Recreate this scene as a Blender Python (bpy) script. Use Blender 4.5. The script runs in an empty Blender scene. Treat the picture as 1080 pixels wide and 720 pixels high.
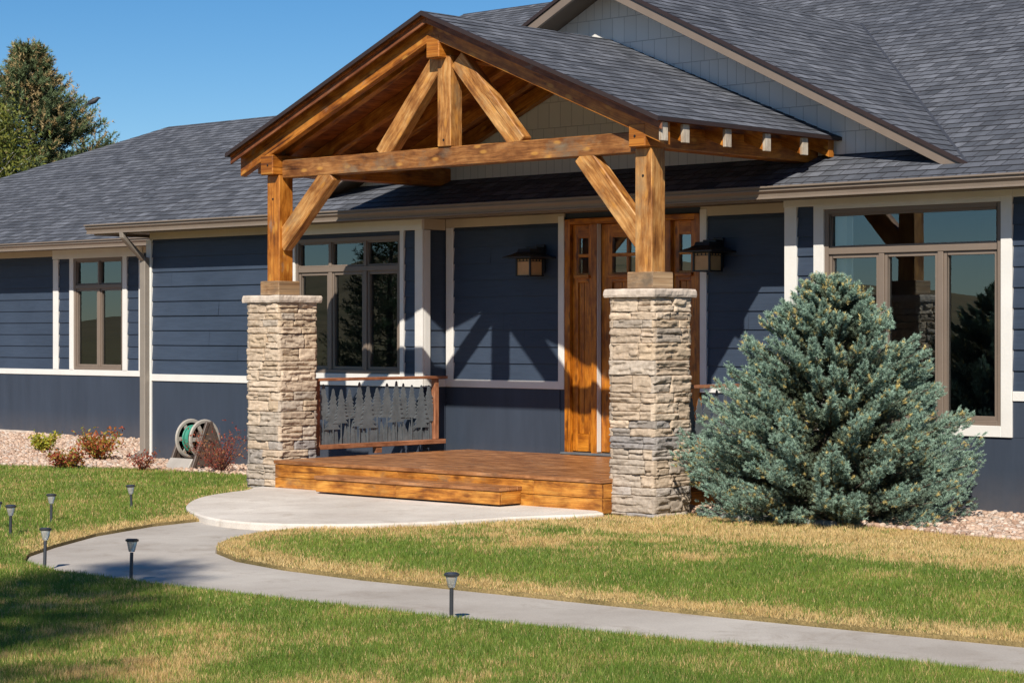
import bpy, bmesh, math, random
import numpy as np
from mathutils import Vector, Matrix, noise as mnoise
random.seed(7); rng = np.random.default_rng(11)
scn = bpy.context.scene
col = scn.collection

# ------------------------------------------------------------------ camera
FPX, CX, VH = 2310.6, 540.0, 351.92            # focal length and horizon in photo pixels
mX = Vector((-2481.98, FPX)).normalized(); mY = Vector((2151.09, FPX)).normalized()
RV = Vector((-mX.x, mY.x, 0)).normalized()      # camera right
FV = Vector((-RV.y, RV.x, 0))                   # camera forward (level)
CAM = Vector((15.317, -17.289, 1.6))
cd = bpy.data.cameras.new('camera'); cam = bpy.data.objects.new('camera', cd); col.objects.link(cam)
cd.sensor_width = 36; cd.lens = 36 * FPX / 1080; cd.shift_y = -(360 - VH) / 1080
cd.clip_start = 0.1; cd.clip_end = 6000
cam.matrix_world = Matrix(((RV.x, 0, -FV.x, CAM.x), (RV.y, 0, -FV.y, CAM.y), (0, 1, 0, CAM.z), (0, 0, 0, 1)))
scn.camera = cam
# ------------------------------------------------------------------ light
SUN = Vector((0.665, -1.0, 0.975)).normalized()
w = bpy.data.worlds.new('World'); scn.world = w; w.use_nodes = True
nt = w.node_tree; bg = nt.nodes['Background']
sky = nt.nodes.new('ShaderNodeTexSky'); sky.sky_type = 'NISHITA'; sky.sun_disc = False
sky.sun_elevation = math.asin(SUN.z); sky.sun_rotation = math.atan2(SUN.x, SUN.y)
sky.altitude = 2000; sky.air_density = 1.0; sky.dust_density = 0.0; sky.ozone_density = 3.0
hs = nt.nodes.new('ShaderNodeHueSaturation'); hs.inputs['Saturation'].default_value = 1.32
nt.links.new(sky.outputs[0], hs.inputs['Color']); nt.links.new(hs.outputs[0], bg.inputs[0]); bg.inputs[1].default_value = 0.077
sl = bpy.data.lights.new('sun', 'SUN'); so = bpy.data.objects.new('sun', sl); col.objects.link(so)
sl.energy = 5.0; sl.angle = math.radians(0.53); sl.color = (1.0, 0.93, 0.82)
so.rotation_euler = SUN.to_track_quat('Z', 'Y').to_euler(); so.location = (0, 0, 30)
scn.view_settings.view_transform = 'Standard'; scn.view_settings.look = 'None'
scn.view_settings.exposure = 0.25; scn.view_settings.gamma = 1.0; scn.view_settings.use_curve_mapping = False
scn.render.engine = 'CYCLES'; scn.render.resolution_x = 1024; scn.render.resolution_y = 682
scn.cycles.max_bounces = 8; scn.cycles.transparent_max_bounces = 16

# surveyed points: where the sight line through a photo pixel meets a real plane of the house or ground
EYE = Vector((15.317, -17.289, 1.6))          # where the survey was taken from
def ray(u, v): return FV + RV * ((u - CX) / FPX) + Vector((0, 0, (VH - v) / FPX))
def YP(u, v, Y): r = ray(u, v); return EYE + r * ((Y - EYE.y) / r.y)
def XP(u, v, X): r = ray(u, v); return EYE + r * ((X - EYE.x) / r.x)
def ZP(u, v, Z=0.0): r = ray(u, v); return EYE + r * ((Z - EYE.z) / r.z)

# ------------------------------------------------------------------ materials
def new_mat(name):
    m = bpy.data.materials.new(name); m.use_nodes = True
    n = m.node_tree.nodes; return m, n, m.node_tree.links, n['Principled BSDF']
def node(n, t, **kw):
    x = n.new(t)
    for k, v in kw.items():
        if k in x.inputs.keys(): x.inputs[k].default_value = v
        else: setattr(x, k, v)
    return x
def ramp(n, l, src, stops):
    r = n.new('ShaderNodeValToRGB'); l.new(src, r.inputs[0])
    e = r.color_ramp.elements
    while len(e) < len(stops): e.new(0.5)
    for i, (p, c) in enumerate(stops): e[i].position = p; e[i].color = (c[0], c[1], c[2], 1)
    return r
def mixc(n, l, a, b, fac, mode='MIX'):
    m = n.new('ShaderNodeMix'); m.data_type = 'RGBA'; m.blend_type = mode
    for s, v in ((0, fac), (6, a), (7, b)):
        if hasattr(v, 'links') or hasattr(v, 'is_linked'): l.new(v, m.inputs[s])
        elif s == 0: m.inputs[0].default_value = v
        else: m.inputs[s].default_value = (*v, 1)
    return m.outputs[2]
def bump(n, l, h, dist, strength, bsdf):
    b = node(n, 'ShaderNodeBump', Strength=strength, Distance=dist); l.new(h, b.inputs['Height']); l.new(b.outputs[0], bsdf.inputs['Normal'])
def simple(name, c, rough=0.6, var=0.12, scale=6, bmp=0.0, spec=0.5, metal=0.0, coat=0.0, bscale=60):
    m, n, l, b = new_mat(name)
    tc = n.new('ShaderNodeTexCoord')
    nz = node(n, 'ShaderNodeTexNoise', Scale=scale, Detail=6, Roughness=0.62); l.new(tc.outputs['Object'], nz.inputs['Vector'])
    lo = tuple(x * (1 - var) for x in c); hi = tuple(min(1, x * (1 + var)) for x in c)
    r = ramp(n, l, nz.outputs[0], [(0.3, lo), (0.7, hi)]); l.new(r.outputs[0], b.inputs['Base Color'])
    b.inputs['Roughness'].default_value = rough; b.inputs['Metallic'].default_value = metal
    b.inputs['Specular IOR Level'].default_value = spec; b.inputs['Coat Weight'].default_value = coat
    if bmp:
        n2 = node(n, 'ShaderNodeTexNoise', Scale=bscale, Detail=4); l.new(tc.outputs['Object'], n2.inputs['Vector'])
        bump(n, l, n2.outputs[0], 0.01, bmp, b)
    return m
def siding_mat(name, c):
    m, n, l, b = new_mat(name)
    tc = n.new('ShaderNodeTexCoord')
    mp = node(n, 'ShaderNodeMapping'); mp.inputs['Scale'].default_value = (1.2, 1.2, 14); l.new(tc.outputs['Object'], mp.inputs[0])
    g = node(n, 'ShaderNodeTexNoise', Scale=3, Detail=7, Roughness=0.7); l.new(mp.outputs[0], g.inputs['Vector'])
    big = node(n, 'ShaderNodeTexNoise', Scale=0.9, Detail=5, Roughness=0.6); l.new(tc.outputs['Object'], big.inputs['Vector'])
    a = ramp(n, l, big.outputs[0], [(0.3, tuple(x * .88 for x in c)), (0.7, tuple(x * 1.12 + .003 for x in c))])
    o = mixc(n, l, a.outputs[0], tuple(x * 1.35 + .004 for x in c), 0.0)
    gr = ramp(n, l, g.outputs[0], [(0.35, (.86, .86, .86)), (0.75, (1.12, 1.12, 1.12))])
    o = mixc(n, l, a.outputs[0], gr.outputs[0], 1.0, 'MULTIPLY')
    l.new(o, b.inputs['Base Color']); b.inputs['Roughness'].default_value = 0.55; b.inputs['Specular IOR Level'].default_value = 0.35
    bump(n, l, g.outputs[0], 0.004, 0.35, b)
    return m
def wood_mat(name, dark, mid, light, rough=0.5, weather=0.0, wcol=(.27, .245, .21), knots=0.5, spec=0.4, kcol=None):
    m, n, l, b = new_mat(name)
    uv = n.new('ShaderNodeUVMap')
    mp = node(n, 'ShaderNodeMapping'); mp.inputs['Scale'].default_value = (0.9, 11, 1); l.new(uv.outputs[0], mp.inputs[0])
    mp3 = node(n, 'ShaderNodeMapping'); mp3.inputs['Scale'].default_value = (1.6, 2.6, 1); l.new(uv.outputs[0], mp3.inputs[0])
    wv = node(n, 'ShaderNodeTexNoise', Scale=1.0, Detail=3, Roughness=.5); l.new(mp3.outputs[0], wv.inputs['Vector'])
    dst = n.new('ShaderNodeVectorMath'); dst.operation = 'MULTIPLY_ADD'; l.new(wv.outputs[1], dst.inputs[0]); dst.inputs[1].default_value = (.25, 2.2, 0); l.new(mp.outputs[0], dst.inputs[2])
    g = node(n, 'ShaderNodeTexNoise', Scale=2.2, Detail=8, Roughness=0.68); l.new(dst.outputs[0], g.inputs['Vector'])
    big = node(n, 'ShaderNodeTexNoise', Scale=1.5, Detail=5, Roughness=0.65); l.new(mp3.outputs[0], big.inputs['Vector'])
    add = n.new('ShaderNodeMath'); add.operation = 'MULTIPLY_ADD'; l.new(g.outputs[0], add.inputs[0]); add.inputs[1].default_value = 0.6
    sc = n.new('ShaderNodeMath'); sc.operation = 'MULTIPLY'; l.new(big.outputs[0], sc.inputs[0]); sc.inputs[1].default_value = 0.45
    l.new(sc.outputs[0], add.inputs[2])
    r = ramp(n, l, add.outputs[0], [(0.38, dark), (0.50, mid), (0.64, light)])
    c = r.outputs[0]
    mpf = node(n, 'ShaderNodeMapping'); mpf.inputs['Scale'].default_value = (1.6, 95, 1); l.new(uv.outputs[0], mpf.inputs[0])
    fg = node(n, 'ShaderNodeTexNoise', Scale=1.0, Detail=5, Roughness=.7); l.new(mpf.outputs[0], fg.inputs['Vector'])
    c = mixc(n, l, c, ramp(n, l, fg.outputs[0], [(.32, (.62, .58, .54)), (.62, (1.12, 1.12, 1.12))]).outputs[0], 1.0, 'MULTIPLY')
    bl = node(n, 'ShaderNodeTexNoise', Scale=2.4, Detail=4, Roughness=.6); l.new(mp3.outputs[0], bl.inputs['Vector'])
    c = mixc(n, l, c, ramp(n, l, bl.outputs[0], [(.36, (.58, .50, .44)), (.58, (1.08, 1.08, 1.08))]).outputs[0], 1.0, 'MULTIPLY')
    mpc = node(n, 'ShaderNodeMapping'); mpc.inputs['Scale'].default_value = (.8, 26, 1); l.new(uv.outputs[0], mpc.inputs[0])
    ck = node(n, 'ShaderNodeTexNoise', Scale=1.0, Detail=2, Roughness=.4); l.new(mpc.outputs[0], ck.inputs['Vector'])
    c = mixc(n, l, c, ramp(n, l, ck.outputs[0], [(.26, (.25, .2, .17)), (.31, (1, 1, 1))]).outputs[0], 1.0, 'MULTIPLY')
    if knots:
        mpk = node(n, 'ShaderNodeMapping'); mpk.inputs['Scale'].default_value = (2.6, 6.5, 1); l.new(uv.outputs[0], mpk.inputs[0])
        vo = node(n, 'ShaderNodeTexVoronoi', Scale=1.0); vo.voronoi_dimensions = '2D'; vo.inputs['Randomness'].default_value = 1; l.new(mpk.outputs[0], vo.inputs['Vector'])
        kr = ramp(n, l, vo.outputs['Distance'], [(0.07, (1, 1, 1)), (0.15, (0, 0, 0))])
        km = n.new('ShaderNodeMath'); km.operation = 'MULTIPLY'; l.new(kr.outputs[0], km.inputs[0]); km.inputs[1].default_value = knots
        c = mixc(n, l, c, kcol or tuple(x * .55 for x in dark), km.outputs[0])
    if weather:
        wn = node(n, 'ShaderNodeTexNoise', Scale=1.0, Detail=6, Roughness=.7); l.new(mp3.outputs[0], wn.inputs['Vector'])
        wr = ramp(n, l, wn.outputs[0], [(0.62 - weather * .4, (0, 0, 0)), (0.75 - weather * .25, (1, 1, 1))])
        c2 = mixc(n, l, wcol, tuple(x * .55 for x in wcol), g.outputs[0])
        c = mixc(n, l, c, c2, wr.outputs[0])
    l.new(c, b.inputs['Base Color']); b.inputs['Roughness'].default_value = rough; b.inputs['Specular IOR Level'].default_value = spec
    bump(n, l, g.outputs[0], 0.006, 0.5, b)
    return m
def attr_mat(name, rough=0.8, trans=0.0, bmp=0.0, bscale=40, spec=0.3):
    m, n, l, b = new_mat(name)
    a = n.new('ShaderNodeAttribute'); a.attribute_name = 'Col'
    l.new(a.outputs['Color'], b.inputs['Base Color']); b.inputs['Roughness'].default_value = rough; b.inputs['Specular IOR Level'].default_value = spec
    if bmp:
        tc = n.new('ShaderNodeTexCoord'); nz = node(n, 'ShaderNodeTexNoise', Scale=bscale, Detail=6, Roughness=.65); l.new(tc.outputs['Object'], nz.inputs['Vector'])
        gr = ramp(n, l, nz.outputs[0], [(0.3, (.72, .70, .68)), (0.7, (1.15, 1.15, 1.15))])
        l.new(mixc(n, l, a.outputs['Color'], gr.outputs[0], 1.0, 'MULTIPLY'), b.inputs['Base Color'])
        bump(n, l, nz.outputs[0], 0.01, bmp, b)
    if trans:
        t = n.new('ShaderNodeBsdfTranslucent'); l.new(a.outputs['Color'], t.inputs[0])
        mx = n.new('ShaderNodeMixShader'); mx.inputs[0].default_value = trans
        l.new(b.outputs[0], mx.inputs[1]); l.new(t.outputs[0], mx.inputs[2]); l.new(mx.outputs[0], n['Material Output'].inputs[0])
    return m
def shingle_mat():
    m, n, l, b = new_mat('asphalt_shingles')
    uv = n.new('ShaderNodeUVMap')
    nz = node(n, 'ShaderNodeTexNoise', Scale=1.4, Detail=4); l.new(uv.outputs[0], nz.inputs['Vector'])
    dv = n.new('ShaderNodeVectorMath'); dv.operation = 'MULTIPLY_ADD'; l.new(nz.outputs[1], dv.inputs[0]); dv.inputs[1].default_value = (.10, .0, 0); l.new(uv.outputs[0], dv.inputs[2])
    def brick(w_, off):
        br = n.new('ShaderNodeTexBrick'); l.new(dv.outputs[0], br.inputs['Vector'])
        br.offset = off; br.offset_frequency = 2; br.squash = 0.6; br.squash_frequency = 3
        br.inputs['Scale'].default_value = 1; br.inputs['Brick Width'].default_value = w_; br.inputs['Row Height'].default_value = .145
        br.inputs['Mortar Size'].default_value = .007; br.inputs['Mortar Smooth'].default_value = .3; br.inputs['Bias'].default_value = 0
        return br
    b1 = brick(.21, .43); b1.inputs['Color1'].default_value = (.068, .075, .090, 1); b1.inputs['Color2'].default_value = (.138, .148, .172, 1); b1.inputs['Mortar'].default_value = (.04, .04, .046, 1)  # dark joints between tabs, also painting the shadow line of each course
    b2 = brick(.13, .61); b2.inputs['Color1'].default_value = (.80, .80, .80, 1); b2.inputs['Color2'].default_value = (1.18, 1.18, 1.18, 1); b2.inputs['Mortar'].default_value = (.85, .85, .85, 1)
    c = mixc(n, l, b1.outputs[0], b2.outputs[0], 1.0, 'MULTIPLY')
    big = node(n, 'ShaderNodeTexNoise', Scale=.55, Detail=5, Roughness=.6); l.new(uv.outputs[0], big.inputs['Vector'])
    br_ = ramp(n, l, big.outputs[0], [(0.3, (.86, .86, .88)), (0.7, (1.14, 1.12, 1.1))])
    c = mixc(n, l, c, br_.outputs[0], 1.0, 'MULTIPLY')
    gr = node(n, 'ShaderNodeTexNoise', Scale=140, Detail=2); l.new(uv.outputs[0], gr.inputs['Vector'])
    g2 = ramp(n, l, gr.outputs[0], [(0.3, (.75, .75, .75)), (0.7, (1.25, 1.25, 1.25))])
    c = mixc(n, l, c, g2.outputs[0], 1.0, 'MULTIPLY')
    l.new(c, b.inputs['Base Color']); b.inputs['Roughness'].default_value = .85; b.inputs['Specular IOR Level'].default_value = .25
    inv = n.new('ShaderNodeMath'); inv.operation = 'SUBTRACT'; inv.inputs[0].default_value = 1; l.new(b1.outputs['Fac'], inv.inputs[1])
    bump(n, l, inv.outputs[0], .008, .8, b)
    return m
def gable_shingle_mat():
    m, n, l, b = new_mat('painted_shakes')
    tc = n.new('ShaderNodeTexCoord'); sx = n.new('ShaderNodeSeparateXYZ'); l.new(tc.outputs['Object'], sx.inputs[0])
    cb = n.new('ShaderNodeCombineXYZ'); l.new(sx.outputs[0], cb.inputs[0]); l.new(sx.outputs[2], cb.inputs[1])
    br = n.new('ShaderNodeTexBrick'); l.new(cb.outputs[0], br.inputs['Vector']); br.squash = .7; br.squash_frequency = 3
    for k, v in (('Scale', 1), ('Brick Width', .16), ('Row Height', .27), ('Mortar Size', .003), ('Mortar Smooth', .1), ('Bias', 0)): br.inputs[k].default_value = v
    br.inputs['Color1'].default_value = (.74, .71, .66, 1); br.inputs['Color2'].default_value = (.78, .75, .70, 1); br.inputs['Mortar'].default_value = (.50, .48, .45, 1)
    l.new(br.outputs[0], b.inputs['Base Color']); b.inputs['Roughness'].default_value = .7
    inv = n.new('ShaderNodeMath'); inv.operation = 'SUBTRACT'; inv.inputs[0].default_value = 1; l.new(br.outputs['Fac'], inv.inputs[1])
    bump(n, l, inv.outputs[0], .01, .8, b)
    return m
def glass_mat(name, refl, tint=(.85, .9, .9)):
    m, n, l, b = new_mat(name)
    n.remove(b)
    g = n.new('ShaderNodeBsdfGlossy'); g.inputs['Roughness'].default_value = 0.0; g.inputs[0].default_value = (.80, .93, 1, 1)
    t = n.new('ShaderNodeBsdfTransparent'); t.inputs[0].default_value = (*tint, 1)
    fr = n.new('ShaderNodeFresnel'); fr.inputs[0].default_value = 1.5
    ad = n.new('ShaderNodeMath'); ad.operation = 'ADD'; ad.use_clamp = True; l.new(fr.outputs[0], ad.inputs[0]); ad.inputs[1].default_value = refl
    tc = n.new('ShaderNodeTexCoord'); nz = node(n, 'ShaderNodeTexNoise', Scale=1.1, Detail=1); l.new(tc.outputs['Object'], nz.inputs['Vector'])
    bp = node(n, 'ShaderNodeBump', Strength=.06, Distance=.02); l.new(nz.outputs[0], bp.inputs['Height']); l.new(bp.outputs[0], g.inputs['Normal'])
    mx = n.new('ShaderNodeMixShader'); l.new(ad.outputs[0], mx.inputs[0]); l.new(t.outputs[0], mx.inputs[1]); l.new(g.outputs[0], mx.inputs[2])
    l.new(mx.outputs[0], n['Material Output'].inputs[0])
    return m
def concrete_mat(name='concrete', g=1.0):
    m, n, l, b = new_mat(name)
    tc = n.new('ShaderNodeTexCoord')
    a = node(n, 'ShaderNodeTexNoise', Scale=.8, Detail=8, Roughness=.65); l.new(tc.outputs['Object'], a.inputs['Vector'])
    f = node(n, 'ShaderNodeTexNoise', Scale=90, Detail=4, Roughness=.7); l.new(tc.outputs['Object'], f.inputs['Vector'])
    st = node(n, 'ShaderNodeTexNoise', Scale=2.6, Detail=7, Roughness=.75, Distortion=.6); l.new(tc.outputs['Object'], st.inputs['Vector'])
    c = ramp(n, l, a.outputs[0], [(.34, (.39 * g, .345 * g, .30 * g)), (.66, (.54 * g, .495 * g, .44 * g))]).outputs[0]
    c = mixc(n, l, c, ramp(n, l, f.outputs[0], [(.3, (.85, .85, .85)), (.7, (1.1, 1.1, 1.1))]).outputs[0], 1, 'MULTIPLY')
    c = mixc(n, l, c, (.27 * g, .215 * g, .165 * g), ramp(n, l, st.outputs[0], [(.52, (0, 0, 0)), (.74, (.7, .7, .7))]).outputs[0])
    l.new(c, b.inputs['Base Color']); b.inputs['Roughness'].default_value = .85; b.inputs['Specular IOR Level'].default_value = .3
    bump(n, l, f.outputs[0], .004, .5, b)
    return m
def soil_mat(name, cols, scale=1.2, fine=60):
    m, n, l, b = new_mat(name)
    tc = n.new('ShaderNodeTexCoord')
    a = node(n, 'ShaderNodeTexNoise', Scale=scale, Detail=8, Roughness=.7); l.new(tc.outputs['Object'], a.inputs['Vector'])
    f = node(n, 'ShaderNodeTexNoise', Scale=fine, Detail=5, Roughness=.7); l.new(tc.outputs['Object'], f.inputs['Vector'])
    k = len(cols) - 1
    c = ramp(n, l, a.outputs[0], [(.3 + .4 * i / k, x) for i, x in enumerate(cols)]).outputs[0]
    c = mixc(n, l, c, ramp(n, l, f.outputs[0], [(.3, (.6, .6, .6)), (.7, (1.3, 1.3, 1.3))]).outputs[0], 1, 'MULTIPLY')
    l.new(c, b.inputs['Base Color']); b.inputs['Roughness'].default_value = .95; b.inputs['Specular IOR Level'].default_value = .1
    bump(n, l, f.outputs[0], .02, .6, b)
    return m

M = {}
M['navy'] = siding_mat('navy_lap_siding', (.040, .058, .092))
def panel_mat(name, c):
    m, n, l, b = new_mat(name)
    tc = n.new('ShaderNodeTexCoord'); mp = node(n, 'ShaderNodeMapping'); mp.inputs['Scale'].default_value = (3, 3, .5); l.new(tc.outputs['Object'], mp.inputs[0])
    a = node(n, 'ShaderNodeTexNoise', Scale=1.3, Detail=6, Roughness=.65); l.new(mp.outputs[0], a.inputs['Vector'])
    col_ = ramp(n, l, a.outputs[0], [(.3, tuple(x * .86 for x in c)), (.7, tuple(x * 1.14 for x in c))]).outputs[0]
    # dust splashed up by rain along the foot of the wall
    sx = n.new('ShaderNodeSeparateXYZ'); l.new(tc.outputs['Object'], sx.inputs[0])
    nz = node(n, 'ShaderNodeTexNoise', Scale=7, Detail=6, Roughness=.7); l.new(tc.outputs['Object'], nz.inputs['Vector'])
    ht = n.new('ShaderNodeMapRange'); l.new(sx.outputs[2], ht.inputs[0]); ht.inputs[1].default_value = .42; ht.inputs[2].default_value = .0; ht.inputs[3].default_value = 0; ht.inputs[4].default_value = 1
    mu = n.new('ShaderNodeMath'); mu.operation = 'MULTIPLY'; l.new(ht.outputs[0], mu.inputs[0]); l.new(nz.outputs[0], mu.inputs[1])
    m2 = n.new('ShaderNodeMath'); m2.operation = 'MULTIPLY'; l.new(mu.outputs[0], m2.inputs[0]); m2.inputs[1].default_value = .30
    l.new(mixc(n, l, col_, (.26, .20, .15), m2.outputs[0]), b.inputs['Base Color'])
    b.inputs['Roughness'].default_value = .6; b.inputs['Specular IOR Level'].default_value = .3
    f = node(n, 'ShaderNodeTexNoise', Scale=120, Detail=3); l.new(tc.outputs['Object'], f.inputs['Vector']); bump(n, l, f.outputs[0], .002, .3, b)
    return m
M['navy_panel'] = panel_mat('navy_panel', (.040, .053, .078))
M['white'] = simple('white_trim_paint', (.74, .72, .68), .5, .05, 3, .15)
M['tan'] = simple('tan_frieze', (.55, .47, .36), .6, .06, 3)  # tanner tone than the white frieze boards over the windows
M['taupe'] = simple('taupe_metal', (.20, .155, .122), .45, .06, 4)
M['gutter'] = simple('taupe_gutter_paint', (.22, .175, .14), .4, .08, 3)
M['downspout'] = simple('downspout_paint', (.25, .215, .18), .45, .1, 4)
M['soffit'] = simple('brown_soffit', (.15, .115, .085), .6, .1, 5)
M['shingle'] = shingle_mat()
M['dripedge'] = simple('dark_drip_edge', (.035, .022, .02), .5, .15, 5)
M['valley'] = simple('valley_line_dark', (.055, .055, .06), .5, .2, 5)
M['shake'] = gable_shingle_mat()
M['glass'] = glass_mat('window_glass', .13)
M['door_glass'] = glass_mat('door_glass', .22)
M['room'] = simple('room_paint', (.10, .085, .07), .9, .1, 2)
M['curtain'] = simple('curtain_cloth', (.85, .84, .76), .9, .05, 4)
M['cedar'] = wood_mat('cedar_timber', (.13, .038, .007), (.42, .145, .018), (.56, .23, .040), .40, .08, kcol=(.66, .32, .06))
M['cedar_brown'] = wood_mat('cedar_timber_brown', (.09, .033, .010), (.27, .108, .030), (.42, .20, .066), .45, .22, (.26, .19, .12), kcol=(.66, .33, .07))
M['cedar_pale'] = wood_mat('cedar_timber_pale', (.15, .052, .012), (.45, .20, .052), (.64, .37, .14), .46, .22, (.40, .26, .13), kcol=(.60, .27, .05))
M['cedar_grey'] = wood_mat('cedar_timber_weathered', (.20, .10, .04), (.36, .22, .11), (.5, .36, .22), .6, .42, (.20, .145, .095))
M['cedar_dark'] = wood_mat('cedar_dark_stain', (.13, .040, .010), (.30, .10, .022), (.42, .16, .042), .5, .1)
M['rake'] = wood_mat('rake_trim_stain', (.10, .032, .014), (.21, .072, .030), (.30, .12, .05), .5, .1)
M['soffit_board'] = wood_mat('tongue_groove_boards', (.13, .036, .010), (.28, .085, .020), (.38, .135, .034), .45, 0)
M['tail'] = wood_mat('rafter_tail_greyed', (.36, .30, .23), (.52, .45, .36), (.66, .6, .5), .7, 0, knots=.3)
M['deck_top'] = wood_mat('deck_boards', (.19, .075, .028), (.37, .160, .058), (.50, .25, .11), .38, .12, (.26, .18, .12), spec=.5)
M['deck_face'] = wood_mat('deck_fascia', (.19, .062, .012), (.48, .185, .028), (.64, .31, .06), .42, .16, (.20, .13, .085))
M['door'] = wood_mat('knotty_alder_door', (.17, .045, .005), (.48, .16, .013), (.64, .25, .025), .28, 0, knots=.7, spec=.5)
M['rail'] = wood_mat('rusty_steel_rail', (.22, .085, .04), (.36, .15, .075), (.46, .22, .12), .5, 0, knots=0)
M['steel'] = simple('weathered_steel_sheet', (.15, .17, .185), .5, .25, 9, .2, metal=.3)
M['black'] = simple('black_metal', (.012, .011, .012), .4, .2, 8)
M['amber'] = simple('amber_art_glass', (.55, .30, .12), .35, .15, 9)
M['stone'] = attr_mat('stone_veneer', .85, 0, .7, 26)
M['mortar'] = simple('dark_mortar', (.10, .088, .075), .95, .3, 20)
M['cap'] = simple('stone_cap', (.55, .46, .38), .85, .28, 9, .8, bscale=22)
M['concrete'] = concrete_mat()
M['pad'] = concrete_mat('pale_concrete', 1.37)
M['lawn_soil'] = soil_mat('lawn_thatch', [(.13, .105, .045), (.24, .18, .075), (.36, .26, .115), (.16, .13, .05)], 1.3, 70)
M['prairie'] = soil_mat('dry_prairie', [(.13, .105, .05), (.21, .165, .085), (.17, .15, .07)], .05, 3)
M['hill'] = soil_mat('hill_grass', [(.15, .115, .06), (.25, .19, .105), (.12, .11, .055)], .012, .3)
M['bedsoil'] = soil_mat('gravel_base', [(.40, .27, .20), (.55, .39, .30), (.32, .22, .16)], 6, 60)
M['grass'] = attr_mat('grass_blades', .55, .35)
M['pebble'] = attr_mat('pink_pebbles', .85, 0, .4, 60)
M['needle'] = attr_mat('spruce_needles', .55, .15)
M['leaf'] = attr_mat('leaves', .5, .35)
M['bark'] = simple('bark', (.10, .075, .055), .9, .35, 9, .8, bscale=30)
M['pale_bark'] = simple('pale_bark', (.45, .42, .36), .85, .3, 6, .5)
M['redtwig'] = simple('red_twigs', (.13, .05, .035), .8, .3, 9)
M['plastic_grey'] = simple('grey_plastic', (.38, .345, .305), .55, .1, 6)
M['plastic_dark'] = simple('brown_plastic', (.095, .068, .055), .5, .15, 6)
M['hose'] = simple('green_hose', (.05, .27, .19), .4, .15, 9)
M['solar_post'] = simple('charcoal_plastic', (.035, .038, .045), .45, .15, 9)
M['solar_cap'] = simple('solar_cell', (.03, .045, .085), .15, .15, 9)
M['edging'] = simple('grey_timber_edging', (.22, .215, .20), .8, .2, 6, .3)
M['bird'] = simple('dark_feathers', (.03, .03, .036), .6, .2, 20)
def lens_mat():
    m, n, l, b = new_mat('ribbed_clear_plastic')
    tc = n.new('ShaderNodeTexCoord'); nz = node(n, 'ShaderNodeTexNoise', Scale=40, Detail=2); l.new(tc.outputs['Object'], nz.inputs['Vector'])
    r = ramp(n, l, nz.outputs[0], [(.3, (.55, .54, .48)), (.7, (.75, .74, .68))]); l.new(r.outputs[0], b.inputs['Base Color'])
    b.inputs['Roughness'].default_value = .15; b.inputs['Transmission Weight'].default_value = .55; b.inputs['IOR'].default_value = 1.3
    return m
M['lens'] = lens_mat()

# ------------------------------------------------------------------ mesh helpers
def wloc(o):
    v = Vector((0, 0, 0))
    while o: v += o.location; o = o.parent
    return v
def link_mesh(name, me, parent):
    o = bpy.data.objects.new(name, me); col.objects.link(o)
    if parent: o.parent = parent
    return o
def np_mesh(name, V, Fc, mat, parent=None, colr=None, smooth=False, origin=None):
    V = np.asarray(V, np.float32).reshape(-1, 3).copy(); Fc = np.asarray(Fc, np.int32)
    off = wloc(parent) if parent else (Vector(origin) if origin is not None else Vector((0, 0, 0)))
    V -= np.array(off, np.float32)
    me = bpy.data.meshes.new(name); k = Fc.shape[1]; m = Fc.shape[0]
    me.vertices.add(len(V)); me.vertices.foreach_set('co', V.ravel())
    me.loops.add(m * k); me.loops.foreach_set('vertex_index', Fc.ravel())
    me.polygons.add(m); me.polygons.foreach_set('loop_start', np.arange(0, m * k, k, dtype=np.int32))
    me.update(calc_edges=True)
    if smooth: me.polygons.foreach_set('use_smooth', np.ones(m, bool))
    if colr is not None:
        a = me.color_attributes.new('Col', 'FLOAT_COLOR', 'POINT')
        c4 = np.ones((len(V), 4), np.float32); c4[:, :3] = colr; a.data.foreach_set('color', c4.ravel())
    me.materials.append(mat)
    o = link_mesh(name, me, parent)
    if origin is not None and not parent: o.location = off
    return o
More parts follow.
